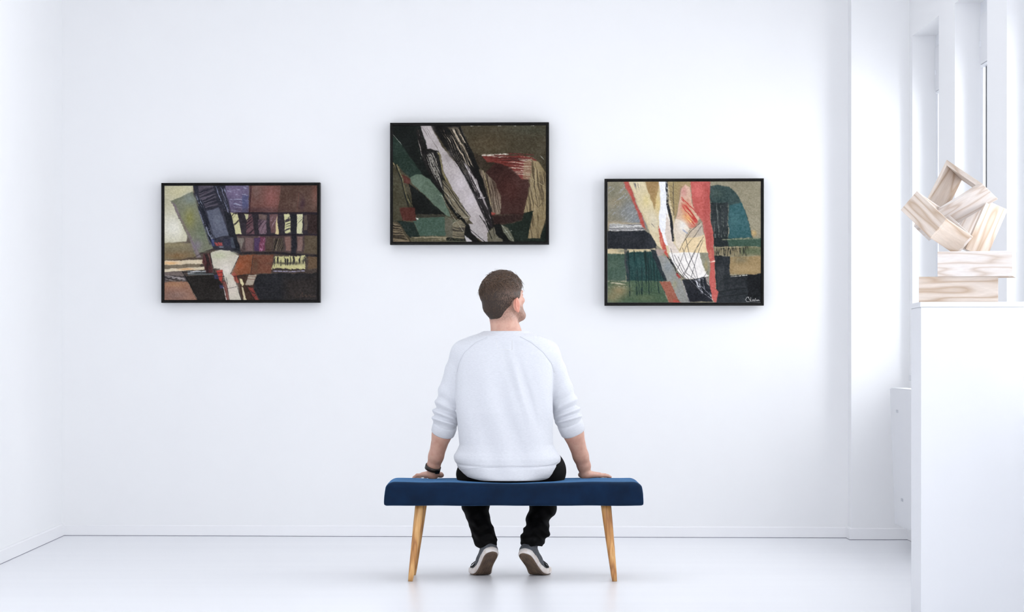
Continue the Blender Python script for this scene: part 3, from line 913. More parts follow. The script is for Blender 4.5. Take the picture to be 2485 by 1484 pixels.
# right side teal arch
Pp((50, 68, 66), [(1210, 120), (1300, 105), (1430, 130), (1540, 240), (1640, 480), (1690, 690), (1430, 700), (1420, 320), (1220, 300)])
Pp((44, 84, 88), [(1430, 330), (1570, 300), (1650, 540), (1680, 690), (1430, 700)])
Gg((60, 100, 102), (1490, 500, 50, 90), a=.7)
Gg((92, 104, 92), (1290, 200, 70, 40), a=.4)
Ll((30, 50, 52), [(1430, 310), (1560, 275)], w=6, a=.6)
Pp((40, 46, 47), [(1220, 300), (1420, 300), (1420, 700), (1250, 700)])
Ss((84, 90, 86), [(1220, 300), (1420, 300), (1420, 700), (1250, 700)], ang=88, th=.76, seed=65)
Pp((34, 40, 42), [(1250, 690), (1440, 690), (1440, 790), (1270, 790)])
Pp((58, 82, 68), [(1420, 700), (1830, 695), (1830, 790), (1420, 790)])
Ll((134, 136, 106), [(1360, 712), (1800, 700)], w=13, a=.8)
Pp((140, 118, 80), [(1680, 610), (1730, 615), (1735, 660), (1700, 680), (1680, 650)], soft=10)
Gg((196, 166, 110), (1705, 640, 22, 26), a=.8)
Pp((134, 122, 92), [(1280, 790), (1830, 790), (1830, 890), (1280, 890)])
Pp((82, 94, 66), [(1560, 800), (1830, 800), (1830, 880), (1560, 880)], soft=20, a=.85)
Ss((40, 40, 34), [(1280, 790), (1640, 790), (1640, 890), (1280, 890)], ang=88, th=.6, seed=66, len=50)
Ll((190, 176, 140), [(1280, 800), (1560, 795)], w=8, a=.7)
Pp((142, 118, 78), [(1430, 900), (1830, 890), (1830, 1095), (1440, 1095)])
Gg((168, 142, 98), (1640, 1050, 110, 40), a=.7)
Gg((108, 104, 82), (1560, 930, 80, 40), a=.6)
Pp((33, 37, 40), [(1270, 890), (1440, 895), (1440, 1110), (1830, 1090), (1830, 1430), (1290, 1430), (1300, 1300)])
Pp((46, 50, 52), [(1300, 1010), (1380, 1010), (1380, 1280), (1310, 1280)])
Pp((20, 22, 25), [(1635, 1100), (1830, 1095), (1830, 1430), (1635, 1430)], a=.9)
Pp((44, 47, 50), [(1420, 1130), (1620, 1120), (1620, 1240), (1420, 1260)], a=.7)
Ll((20, 22, 24), [(1300, 1290), (1620, 1250)], w=8)
Ll((22, 24, 26), [(1300, 1350), (1620, 1310)], w=12)
Ll((220, 214, 200), [(1450, 1122), (1630, 1106)], w=7)
# cream body
Pp((206, 188, 148), [(320, 60), (660, 60), (760, 60), (820, 300), (840, 560), (860, 740), (900, 860), (780, 880), (700, 820), (640, 780), (560, 640), (490, 480), (400, 280)])
Pp((160, 128, 82), [(500, 60), (660, 60), (640, 200), (610, 380), (560, 260)])
Pp((216, 200, 160), [(330, 70), (480, 70), (560, 220), (610, 420), (660, 640), (560, 600), (470, 400)])
Gg((226, 206, 140), (520, 280, 50, 70), a=.7)
Gg((232, 200, 120), (640, 320, 30, 120), a=.6)
Gg((222, 212, 190), (600, 500, 60, 100), a=.6)
Ss((110, 104, 104), [(380, 90), (440, 90), (500, 300), (460, 280)], ang=72, th=.6, seed=67)
Ss((96, 92, 96), [(520, 520), (600, 540), (660, 740), (600, 680)], ang=66, th=.6, seed=68)
Pp((236, 236, 238), [(655, 60), (745, 60), (750, 330), (760, 440), (800, 620), (760, 780), (720, 760), (670, 620), (655, 480), (680, 300)], tex=8)
Pp((216, 200, 186), [(740, 420), (790, 560), (820, 740), (900, 860), (780, 850), (730, 650)])
Pp((158, 138, 94), [(750, 60), (1010, 60), (1000, 200), (890, 130), (870, 360), (830, 480), (800, 380)])
Ll((34, 36, 42), [(745, 70), (742, 150), (755, 230), (752, 330), (775, 420), (800, 520), (810, 640), (815, 720)], w=26)
Pp((34, 36, 42), [(755, 320), (790, 420), (815, 560), (812, 720), (780, 520)])
Ll((40, 40, 44), [(818, 75), (815, 200), (822, 330), (822, 440)], w=6)
for yy in (110, 170, 240, 270, 330, 370, 410):
    Ll((60, 50, 44), [(762, yy), (800, yy + 10), (818, yy + 40)], w=4, a=.8)
# pinkish flame
Pp((208, 172, 146), [(900, 150), (950, 100), (1000, 140), (1020, 300), (1080, 400), (1110, 480), (1020, 590), (940, 560), (840, 500), (870, 380)])
Gg((196, 120, 118), (930, 180, 40, 60), a=.6)
Gg((206, 98, 72), (960, 350, 50, 60), a=.8)
Gg((226, 148, 84), (980, 470, 60, 60), a=.9)
Gg((200, 84, 66), (1040, 560, 60, 30), a=.7)
Ss((190, 60, 52), [(900, 200), (1020, 280), (1110, 480), (1020, 600), (930, 380)], ang=50, th=.62, seed=69, sp=14, len=110)
Ss((232, 180, 110), [(900, 380), (1020, 380), (1080, 520), (960, 520)], ang=40, th=.66, seed=70, sp=12, len=90)
Pp((222, 206, 184), [(840, 480), (930, 520), (1000, 600), (960, 660), (900, 830), (850, 760), (820, 600)])
Gg((238, 234, 228), (920, 560, 50, 60), a=.8)
Ll((140, 150, 180), [(925, 605), (970, 640)], w=16, a=.8)
# red strokes
Pp((186, 84, 76), [(1005, 60), (1225, 60), (1220, 440), (1260, 680), (1275, 950), (1290, 1260), (1320, 1290), (1290, 1430), (1250, 1380), (1210, 1240), (1230, 960),
                   (1190, 860), (1140, 520), (1060, 400), (1020, 260)])
Gg((206, 96, 92), (1080, 180, 50, 90), a=.7)
Pp((160, 66, 62), [(1150, 80), (1225, 80), (1215, 440), (1260, 900), (1200, 860), (1150, 500)], a=.5, soft=14)
Gg((200, 110, 84), (1230, 860, 20, 60), a=.6)
Ll((232, 200, 180), [(1215, 958), (1270, 950)], w=15)
Pp((184, 80, 70), [(255, 60), (320, 60), (400, 290), (470, 440), (510, 600), (470, 560), (390, 330)], soft=9)
Pp((190, 76, 62), [(658, 560), (690, 640), (740, 800), (775, 930), (720, 860), (670, 740)])
Gg((216, 140, 110), (690, 730, 12, 60), a=.7)
# pale net shape
Pp((190, 172, 148), [(1130, 520), (1160, 680), (1050, 720), (940, 700), (1010, 600)])
Pp((222, 196, 150), [(950, 700), (1160, 660), (1200, 858), (880, 870), (900, 780)])
Gg((170, 160, 150), (1110, 600, 40, 70), a=.7)
Pp((234, 228, 222), [(775, 850), (1110, 858), (1140, 960), (1210, 1110), (1180, 1135), (950, 1140), (860, 1050), (800, 960)], tex=8)
Pp((132, 130, 110), [(1105, 860), (1205, 858), (1220, 1100), (1190, 1100), (1130, 960)])
Gg((150, 132, 82), (1180, 1000, 20, 60), a=.7)
# grey path
Pp((140, 140, 134), [(640, 880), (740, 900), (850, 1080), (900, 1150), (1000, 1430), (880, 1430), (800, 1270), (740, 1150)])
Gg((150, 142, 100), (830, 1210, 30, 50), a=.6)
Gg((122, 132, 140), (760, 1010, 50, 70), a=.6)
Pp((176, 150, 144), [(620, 820), (740, 820), (700, 890), (650, 890)], a=.7)
Pp((150, 86, 66), [(665, 1170), (770, 1165), (860, 1350), (910, 1430), (780, 1430), (720, 1280)])
Pp((158, 62, 56), [(860, 1070), (905, 1130), (880, 1145), (845, 1090)])
Pp((184, 78, 66), [(820, 1370), (910, 1405), (810, 1405)])
Pp((26, 28, 34), [(750, 900), (790, 930), (850, 1070), (900, 1110), (840, 1060)])
# dark keel
Pp((34, 36, 42), [(915, 1150), (1200, 1130), (1230, 1240), (1250, 1400), (990, 1400), (960, 1290)])
Pp((150, 138, 130), [(1165, 1135), (1205, 1135), (1225, 1240), (1190, 1210)])
Ll((170, 166, 180), [(915, 1170), (995, 1400)], w=12, a=.6)
Ss((200, 200, 206), [(1000, 1150), (1160, 1140), (1250, 1370), (1080, 1270)], ang=70, th=.72, seed=72, sp=18, len=200)
for pp in ([(1110, 530), (1010, 620), (930, 740), (890, 830)], [(1130, 560), (1060, 660), (960, 780), (900, 950), (860, 1040)],
           [(1150, 680), (1060, 840), (980, 1010), (900, 1130)], [(1145, 720), (1090, 860), (1040, 1030), (1010, 1140)],
           [(955, 700), (990, 860), (1050, 1000), (1080, 1130)], [(920, 800), (960, 940), (1060, 1130)], [(790, 810), (830, 960), (930, 1110), (1060, 1260)],
           [(830, 880), (930, 1080), (1100, 1260)], [(1120, 720), (1030, 880), (960, 1060), (920, 1130)], [(780, 900), (860, 1060), (1000, 1200), (1240, 1370)],
           [(1200, 1060), (1150, 1130), (1210, 1200)], [(870, 900), (960, 1080), (1100, 1180)]):
    Ll((38, 34, 38), pp, w=5.5)
for pp in ([(1000, 1150), (1120, 1280), (1250, 1375)], [(1080, 1140), (1110, 1270)], [(1130, 1140), (1170, 1280)], [(1040, 1150), (1140, 1240), (1230, 1330)]):
    Ll((206, 206, 212), pp, w=4, a=.8)
# signature scrawl
sig = [[(1650, 1348), (1628, 1350), (1615, 1375), (1628, 1398), (1660, 1396)], [(1640, 1345), (1668, 1385)], [(1672, 1350), (1668, 1392), (1680, 1390)],
       [(1690, 1374), (1688, 1390), (1700, 1388), (1702, 1372)], [(1715, 1372), (1706, 1380), (1716, 1388), (1708, 1392)], [(1724, 1362), (1722, 1392)],
       [(1732, 1378), (1732, 1391)], [(1748, 1378), (1738, 1388), (1750, 1390), (1750, 1378)], [(1756, 1390), (1758, 1378), (1768, 1390)]]
for s_ in sig: Ll((206, 204, 200), s_, w=4, dry=0)
exec_ops[3] = (O, R3)

M_canvas, nt, b = mat_new('oil_paint')
vc = nd(nt, 'ShaderNodeVertexColor'); vc.layer_name = 'paint'
nt.links.new(vc.outputs[0], b.inputs['Base Color'])
b.inputs['Roughness'].default_value = .6
b.inputs['Specular IOR Level'].default_value = .10
tc = nd(nt, 'ShaderNodeTexCoord')
n1 = nd(nt, 'ShaderNodeTexNoise'); n1.inputs['Scale'].default_value = 160; n1.inputs['Detail'].default_value = 5
nt.links.new(tc.outputs['Object'], n1.inputs['Vector'])
add_bump(nt, b, n1.outputs['Fac'], .25, .001)
M_back = simple('canvas_edge', (.02, .02, .02), rough=.8)

def painting(name, label, outer, inner, idx, gain=1.0):
    ox0, oy0, ox1, oy1 = outer
    ang = math.atan2(YR - YL, XP - XL)
    xc = (ox0 + ox1) / 2
    # distance of the wall along this view ray
    k = (xc - CX) / F_PX
    sl = (YR - YL) / (XP - XL)
    D = (YL - sl * XL) / (1 - sl * k)
    DEP = .050
    Df = D - DEP - .022
    c = P(xc, (oy0 + oy1) / 2, Df)
    sc = Df / F_PX
    w2, h2 = (ox1 - ox0) / 2 * sc, (oy1 - oy0) / 2 * sc
    t = empty(name, c, ang)
    tag(t, label, 'painting')
    Mt = Matrix.Translation(c) @ Matrix.Rotation(ang, 4, 'Z')
    fw = .0155
    # frame: thin outer rim standing proud of an inner ledge (floater frame), mitred sides
    def rail(nm, a, b_, inward):
        a, b_, inward = Vector(a), Vector(b_), Vector(inward)
        d = (b_ - a).normalized()
        prof = [(0, DEP), (0, .001), (.0015, 0), (.0062, 0), (.0072, .004), (.0125, .006), (.0135, .0035), (fw, .0035), (fw, DEP)]
        vs = []
        for p, s in ((a, 1), (b_, -1)):
            for q, y in prof:
                v = p + inward * q + d * (q * s)
                vs.append(Vector((v.x, y, v.z)))
        n = len(prof)
        fs = [(i, (i + 1) % n, n + (i + 1) % n, n + i) for i in range(n)] + [tuple(range(n)), tuple(range(n, 2 * n))[::-1]]
        me = mesh_py(nm, vs, fs)
        bm = bmesh.new(); bm.from_mesh(me); bmesh.ops.recalc_face_normals(bm, faces=bm.faces); bm.to_mesh(me); bm.free()
        me.transform(Mt)
        return link(nm, me, M_frame, t)
    cs = [(-w2, 0, -h2), (w2, 0, -h2), (w2, 0, h2), (-w2, 0, h2)]
    inw = [(0, 0, 1), (-1, 0, 0), (0, 0, -1), (1, 0, 0)]
    for i in range(4):
        rail('frame_rail', cs[i], cs[(i + 1) % 4], inw[i])
    # canvas
    ops, rect = exec_ops[idx]
    W, H = 400, 300
    img = rasterise(ops, rect, W, H, 100 + idx) * gain
    ix0, iy0, ix1, iy1 = inner
    X0 = -w2 + (ix0 - ox0) * sc - .001; X1 = -w2 + (ix1 - ox0) * sc + .001
    Z0 = h2 - (iy0 - oy0) * sc + .001; Z1 = h2 - (iy1 - oy0) * sc - .001
    xs = np.linspace(X0, X1, W); zs = np.linspace(Z0, Z1, H)
    XX, ZZ = np.meshgrid(xs, zs)
    lum = img.mean(axis=2) / 255
    YY = .006 - (lum - lum.mean()) * .0012
    co = np.stack([XX, YY, ZZ], -1).reshape(-1, 3)
    co = co @ np.array(Mt.to_3x3()).T + np.array(Mt.translation)
    idxs = np.arange(W * H).reshape(H, W)
    q = np.stack([idxs[:-1, :-1], idxs[1:, :-1], idxs[1:, 1:], idxs[:-1, 1:]], -1).reshape(-1, 4)
    me = fast_mesh('canvas', co, q)
    ca = me.color_attributes.new('paint', 'FLOAT_COLOR', 'POINT')
    c3 = img.reshape(-1, 3) / 255
    c3 = np.where(c3 <= .04045, c3 / 12.92, ((c3 + .055) / 1.055) ** 2.4)
    ca.data.foreach_set('color', np.concatenate([c3, np.ones((len(c3), 1))], 1).astype(np.float32).ravel())
    link('canvas', me, M_canvas, t, smooth=True)
    box_obj('wall_cleat', (-w2 * .5, DEP - .002, h2 - .09), (w2 * .5, DEP + .020, h2 - .05), M_back, t, Mt)
    box_obj('stretcher', (X0, .008, Z1), (X1, DEP - .006, Z0), M_back, t, Mt)
    return t

def fast_mesh(name, co, quads):
    me = bpy.data.meshes.new(name)
    n, m = len(co), len(quads)
    me.vertices.add(n); me.loops.add(m * 4); me.polygons.add(m)
    me.vertices.foreach_set('co', np.asarray(co, np.float32).ravel())
    me.loops.foreach_set('vertex_index', np.asarray(quads, np.int32).ravel())
    me.polygons.foreach_set('loop_start', np.arange(0, m * 4, 4, dtype=np.int32))
    me.polygons.foreach_set('loop_total', np.full(m, 4, np.int32))
    me.update(calc_edges=True)
    return me

painting('painting', 'black-framed abstract painting in brown, violet and cream, left on the back wall',
         (390, 443, 777, 734), (398, 450, 769.5, 727), 1)
painting('painting', 'black-framed dark olive abstract painting with a white diagonal blade, hung highest',
         (946, 297, 1332, 593), (953, 305, 1324.5, 585.5), 2)
painting('painting', 'black-framed teal and cream abstract painting with red strokes, right on the back wall',
         (1467, 433, 1853, 741), (1475, 440.5, 1845.5, 733), 3)

# ------------------------------------------------------------------ signed distance modelling
class Field:
    def __init__(s, lo, hi, h):
        s.lo = np.array(lo, np.float32); s.h = h
        s.n = np.ceil((np.array(hi) - np.array(lo)) / h).astype(int) + 1
        s.F = np.full(tuple(s.n), .08, np.float32)
    def sub(s, lo, hi):
        i0 = np.clip(np.floor((np.array(lo) - s.lo) / s.h).astype(int), 0, s.n - 1)
        i1 = np.clip(np.ceil((np.array(hi) - s.lo) / s.h).astype(int) + 1, 1, s.n)
        sl = tuple(slice(a, b) for a, b in zip(i0, i1))
        ax = [s.lo[k] + s.h * np.arange(i0[k], i1[k], dtype=np.float32) for k in range(3)]
        return sl, ax[0][:, None, None], ax[1][None, :, None], ax[2][None, None, :]
    def _comb(s, sl, d, k, op):
        A = s.F[sl]
        if op == 'u':
            if k > 0:
                hh = np.maximum(k - np.abs(A - d), 0) / k
                s.F[sl] = np.minimum(A, d) - hh * hh * k * .25
            else: s.F[sl] = np.minimum(A, d)
        else:
            d = -d
            if k > 0:
                hh = np.maximum(k - np.abs(A - d), 0) / k
                s.F[sl] = np.maximum(A, d) + hh * hh * k * .25
            else: s.F[sl] = np.maximum(A, d)
    def cone(s, a, b, r1, r2, k=.02, op='u'):
        a, b = np.array(a, np.float32), np.array(b, np.float32)
        m = max(r1, r2) + k + 3 * s.h
        sl, x, y, z = s.sub(np.minimum(a, b) - m, np.maximum(a, b) + m)
        e = b - a; L2 = float(e @ e) + 1e-12
        t = np.clip(((x - a[0]) * e[0] + (y - a[1]) * e[1] + (z - a[2]) * e[2]) / L2, 0, 1)
        d = np.sqrt((x - a[0] - e[0] * t) ** 2 + (y - a[1] - e[1] * t) ** 2 + (z - a[2] - e[2] * t) ** 2) - (r1 + (r2 - r1) * t)
        s._comb(sl, d, k, op)
    def chain(s, pts, rads, k=.02, op='u'):
        for i in range(len(pts) - 1): s.cone(pts[i], pts[i + 1], rads[i], rads[i + 1], k, op)
    def ell(s, c, r, R=None, k=.02, op='u'):
        c = np.array(c, np.float32); m = max(r) + k + 3 * s.h
        sl, x, y, z = s.sub(c - m, c + m)
        X, Y, Z = x - c[0], y - c[1], z - c[2]
        if R is not None:
            R = np.array(R)           # columns: local axes in world
            X, Y, Z = (X * R[0, 0] + Y * R[1, 0] + Z * R[2, 0], X * R[0, 1] + Y * R[1, 1] + Z * R[2, 1], X * R[0, 2] + Y * R[1, 2] + Z * R[2, 2])
        q = np.sqrt((X / r[0]) ** 2 + (Y / r[1]) ** 2 + (Z / r[2]) ** 2)
        g = np.sqrt((X / r[0] ** 2) ** 2 + (Y / r[1] ** 2) ** 2 + (Z / r[2] ** 2) ** 2) + 1e-9
        d = np.where(q < .35, (q - 1) * min(r), q * (q - 1) / g)
        s._comb(sl, d.astype(np.float32), k, op)
    def func(s, lo, hi, f, k=0, op='u'):
        sl, x, y, z = s.sub(lo, hi)
        d = np.broadcast_to(f(x, y, z), s.F[sl].shape).astype(np.float32)
        s._comb(sl, d, k, op)
    def disp(s, lo, hi, f):
        sl, x, y, z = s.sub(lo, hi)
        s.F[sl] -= np.broadcast_to(f(x, y, z), s.F[sl].shape).astype(np.float32)
    def mesh(s, name):
        F = s.F
        F[0], F[-1] = .08, .08; F[:, 0] = .08; F[:, -1] = .08; F[:, :, 0] = .08; F[:, :, -1] = .08
        ins = F < 0
        cs = np.zeros(tuple(np.array(F.shape) - 1), np.uint8)
        for i in (0, 1):
            for j in (0, 1):
                for k in (0, 1):
                    cs += ins[i:F.shape[0] - 1 + i, j:F.shape[1] - 1 + j, k:F.shape[2] - 1 + k]
        act = np.argwhere((cs > 0) & (cs < 8))
        idx = np.full(cs.shape, -1, np.int32)
        idx[act[:, 0], act[:, 1], act[:, 2]] = np.arange(len(act))
        pos = np.zeros((len(act), 3)); cnt = np.zeros(len(act))
        for ax in range(3):
            o1, o2 = [a for a in range(3) if a != ax]
            for u in (0, 1):
                for v in (0, 1):
                    off = np.zeros(3, int); off[o1] = u; off[o2] = v
                    p0 = act + off; p1 = p0.copy(); p1[:, ax] += 1
                    f0 = F[p0[:, 0], p0[:, 1], p0[:, 2]]; f1 = F[p1[:, 0], p1[:, 1], p1[:, 2]]
                    m = (f0 < 0) != (f1 < 0)
                    t = np.where(m, f0 / np.where(m, f0 - f1, 1), 0)
                    q = p0.astype(float); q[:, ax] += t
                    pos[m] += q[m]; cnt[m] += 1
        co = pos / cnt[:, None] * s.h + s.lo
        quads = []
        for ax in range(3):
            o1, o2 = [(1, 2), (2, 0), (0, 1)][ax]
            sl0 = [slice(1, n - 1) for n in F.shape]; sl1 = list(sl0)
            sl0[ax] = slice(0, F.shape[ax] - 1); sl1[ax] = slice(1, F.shape[ax])
            A, B = ins[tuple(sl0)], ins[tuple(sl1)]
            e = np.argwhere(A != B)
            st = A[e[:, 0], e[:, 1], e[:, 2]]
            e = e + np.array([0 if a == ax else 1 for a in range(3)])
            def cell(d1, d2):
                c = e.copy(); c[:, o1] += d1; c[:, o2] += d2
                return idx[c[:, 0], c[:, 1], c[:, 2]]
            q = np.stack([cell(-1, -1), cell(0, -1), cell(0, 0), cell(-1, 0)], 1)
            q[~st] = q[~st][:, ::-1]
            quads.append(q)
        quads = np.concatenate(quads)
        quads = quads[(quads >= 0).all(1)]
        return fast_mesh(name, co, quads)

def relax(me, it=2, lam=.5):
    n = len(me.vertices)
    co = np.empty(n * 3, np.float32); me.vertices.foreach_get('co', co); co = co.reshape(-1, 3)
    ed = np.empty(len(me.edges) * 2, np.int32); me.edges.foreach_get('vertices', ed); ed = ed.reshape(-1, 2)
    deg = np.bincount(ed.ravel(), minlength=n).astype(np.float32)[:, None]
    for k in range(it):
        acc = np.zeros_like(co)
        for c in range(3):
            acc[:, c] = np.bincount(ed[:, 0], co[ed[:, 1], c], n) + np.bincount(ed[:, 1], co[ed[:, 0], c], n)
        co += lam * (acc / np.maximum(deg, 1) - co)
    me.vertices.foreach_set('co', co.ravel()); me.update()

# ------------------------------------------------------------------ bench
bench = empty('bench', (0.08, 11.2, 0))
tag(bench, 'blue velvet upholstered bench on tapered wooden legs in the middle of the floor', 'bench')
CU_X0, CU_X1, CU_Y0, CU_Y1, CU_Z0, CU_Z1 = -.501, .655, 11.015, 11.415, .3375, .4445
fc = Field((CU_X0 - .03, CU_Y0 - .03, CU_Z0 - .03), (CU_X1 + .03, CU_Y1 + .03, CU_Z1 + .03), .005)
def cush(x, y, z):
    cx, cy, cz = (CU_X0 + CU_X1) / 2, (CU_Y0 + CU_Y1) / 2, (CU_Z0 + CU_Z1) / 2
    hx, hy, hz = (CU_X1 - CU_X0) / 2, (CU_Y1 - CU_Y0) / 2, (CU_Z1 - CU_Z0) / 2
    up = np.clip((z - CU_Z0) / (CU_Z1 - CU_Z0), 0, 1)
    # the cover pulls in a little towards the upper corners
    hx = hx - .012 * up ** 2 + .002 * np.sin(y * 40)
    r = .010 + .024 * up ** 1.5
    top = cz + hz - .010 * np.exp(-((x - .065) / .22) ** 2) * np.exp(-((y - 11.13) / .2) ** 2) - .003 * np.exp(-((x + .3) / .08) ** 2)
    hz2 = (top - CU_Z0) / 2; czz = (top + CU_Z0) / 2
    qx, qy, qz = np.abs(x - cx) - hx + r, np.abs(y - cy) - hy + r, np.abs(z - czz) - hz2 + r
    d = np.sqrt(np.maximum(qx, 0) ** 2 + np.maximum(qy, 0) ** 2 + np.maximum(qz, 0) ** 2) + np.minimum(np.maximum(np.maximum(qx, qy), qz), 0) - r
    d = d - .0009 * np.sin(x * 23 + 2 * np.sin(z * 40)) * np.sin(y * 17 + x * 5)
    return d
fc.func(fc.lo, fc.lo + fc.n * fc.h, cush)
me = fc.mesh('cushion')
relax(me, 2)
link('cushion', me, M_velvet, bench, smooth=True)
box_obj('seat_base', (CU_X0 + .04, CU_Y0 + .03, CU_Z0 + .001), (CU_X1 - .04, CU_Y1 - .03, CU_Z0 + .006), simple('black_lining', (.02, .02, .03), rough=.9), bench)

def leg(top, bot, r0, r1):
    n = 12
    pts = [Vector(top).lerp(Vector(bot), t) for t in np.linspace(0, 1, n)]
    rad = [r0 + (r1 - r0) * (t ** 1.15) for t in np.linspace(0, 1, n)]
    rad[-1] *= .92
    me = tube_mesh('leg', pts, rad, 20)
    # flatten the foot on the floor
    for v in me.vertices:
        if v.co.z < 0.012 and v.co.z < pts[-1].z + .02:
            if (v.co - pts[-1]).length < r1 * 1.3: v.co.z = pts[-1].z
    o = link('leg', me, M_oak, bench, smooth=True)
    return o
def fl(px, py_floor_scale): return None
leg((-.343, 11.095, .345), ((996 - CX) / 544.0, 11.03, .001), .0215, .0118)
leg((-.337, 11.325, .345), ((1003.5 - CX) / 529.4, 11.335, .001), .0215, .0118)
leg((.4900, 11.095, .345), ((1491.5 - CX) / 544.0, 11.03, .001), .0235, .0122)
leg((.5000, 11.325, .345), ((1490.0 - CX) / 529.4, 11.335, .001), .0215, .0118)

# ------------------------------------------------------------------ the man
man = empty('person', (0.07, 11.2, 0))
tag(man, 'seated man with short brown hair in a pale sweatshirt and black trousers, seen from behind', 'person')

YC = 11.20
HP = math.radians(-43)             # head yaw: turned to his right
Rh = (Matrix.Rotation(HP, 3, 'Z') @ Matrix.Rotation(math.radians(7), 3, 'X') @ Matrix.Rotation(math.radians(-2), 3, 'Y'))
HO = P(1222, 724, 11.19)
def hl(x, y, z): return np.array(HO + Rh @ Vector((x, y, z)))
Rn = np.array(Rh)

sh_l = P(1128, 868, 11.22); el_l = P(1083, 1012, 11.26); wr_l = P(1052, 1130, 11.345)
sh_r = P(1328, 868, 11.22); el_r = P(1378, 1008, 11.26); wr_r = P(1417, 1130, 11.345)
HTOP = CU_Z1

fb = Field((-.42, 11.0, 0.0), (.56, 11.78, 1.40), .0032)
# torso (inside the clothes), neck, legs
fb.cone(P(1228, 1100, 11.21), P(1228, 920, 11.20), .095, .10, .03)
fb.cone(P(1190, 1120, 11.21), P(1270, 1120, 11.21), .085, .085, .03)
fb.cone(P(1175, 890, 11.20), P(1282, 890, 11.20), .068, .068, .03)
fb.chain([P(1186, 868, 11.21), sh_l], [.06, .05], .03)
fb.chain([P(1272, 868, 11.21), sh_r], [.06, .05], .03)
fb.chain([P(1230, 850, 11.19), P(1229, 810, 11.19), hl(0, -.022, -.062)], [.075, .0655, .060], .02)
for sx, shp, elp, wrp in ((-1, sh_l, el_l, wr_l), (1, sh_r, el_r, wr_r)):
    mid = elp.lerp(wrp, .35)
    fb.chain([shp, shp.lerp(elp, .5), elp], [.046, .042, .039], .02)
    if sx < 0: fb.chain([elp, mid, elp.lerp(wrp, .8), wrp], [.041, .043, .0335, .030], .015)
    else: fb.chain([elp, mid, elp.lerp(wrp, .8), wrp], [.043, .045, .0345, .031], .015)
hipL, hipR = P(1185, 1128, 11.2), P(1290, 1128, 11.2)
knL, knR = P(1152, 1148, 11.62), P(1328, 1148, 11.62)
anL, anR = P(1172, 1306, 11.275), P(1296, 1308, 11.275)
for hp, kn, an in ((hipL, knL, anL), (hipR, knR, anR)):
    fb.chain([hp, kn], [.06, .045], .03)
    fb.chain([kn, kn.lerp(an, .4), an], [.040, .036, .026], .02)
# feet stubs inside the shoes
for an, fx in ((anL, (-.034, -.048, -.062)), (anR, (.140, .156, .176))):
    fb.chain([an, (fx[0], 11.27, .135), (fx[1], 11.305, .065), (fx[2], 11.355, .032)], [.026, .022, .016, .011], .006)

# head
fb.ell(hl(0, -.010, .020), (.0755, .096, .083), Rn, .02)
fb.ell(hl(0, .030, -.030), (.060, .066, .075), Rn, .03)
fb.ell(hl(0, .050, -.078), (.047, .052, .038), Rn, .025)
fb.ell(hl(0, -.045, -.015), (.062, .050, .055), Rn, .03)
for s_ in (-1, 1):
    fb.cone(hl(s_ * .062, .008, -.048), hl(s_ * .040, .064, -.088), .017, .019, .02)      # jaw line
    fb.ell(hl(s_ * .043, .068, -.018), (.018, .016, .014), Rn, .014)                        # cheek bone
    fb.cone(hl(s_ * .018, .092, .020), hl(s_ * .046, .076, .022), .007, .007, .010)         # brow
    fb.ell(hl(s_ * .032, .094, .004), (.0135, .009, .0065), Rn, .005, 'd')                    # eye socket
for s_ in (-1, 1):                                                                       # eyelids
    fb.chain([hl(s_ * .019, .0855, .006), hl(s_ * .031, .0895, .0105), hl(s_ * .044, .082, .006)], [.003, .0042, .003], .003)
    fb.chain([hl(s_ * .019, .0855, .001), hl(s_ * .031, .0885, -.0035), hl(s_ * .044, .082, .001)], [.002, .0028, .002], .003)
fb.chain([hl(0, .090, .010), hl(0, .104, -.010), hl(0, .112, -.026)], [.008, .009, .011], .008)
for s_ in (-1, 1): fb.ell(hl(s_ * .012, .100, -.029), (.008, .009, .007), Rn, .006)
fb.cone(hl(-.018, .093, -.050), hl(.018, .093, -.050), .0055, .0055, .006)
fb.cone(hl(-.015, .091, -.061), hl(.015, .091, -.061), .0065, .0065, .006)
fb.ell(hl(0, .088, -.094), (.018, .016, .016), Rn, .014)
# ears: rim, bowl and lobe
EZ, EX = -.024, .003
for s_ in (-1, 1):
    Re = np.array(Rh @ Matrix.Rotation(math.radians(-s_ * 30), 3, 'Z'))
    fb.ell(hl(s_ * (.083 + EX), -.012, -.008 + EZ), (.0065, .017, .030), Re, .006)
    fb.ell(hl(s_ * (.092 + EX), -.010, -.004 + EZ), (.0045, .011, .019), Re, .003, 'd')
    fb.ell(hl(s_ * (.081 + EX), -.004, -.034 + EZ), (.005, .008, .010), Re, .005)
    rim = [hl(s_ * (q[0] + EX), q[1], q[2] + EZ) for q in ((.078, .006, .012), (.084, -.002, .022), (.090, -.015, .020), (.0935, -.025, .006), (.091, -.025, -.012), (.084, -.012, -.032))]
    fb.chain(rim, [.003, .0034, .0036, .0036, .0034, .003], .003)

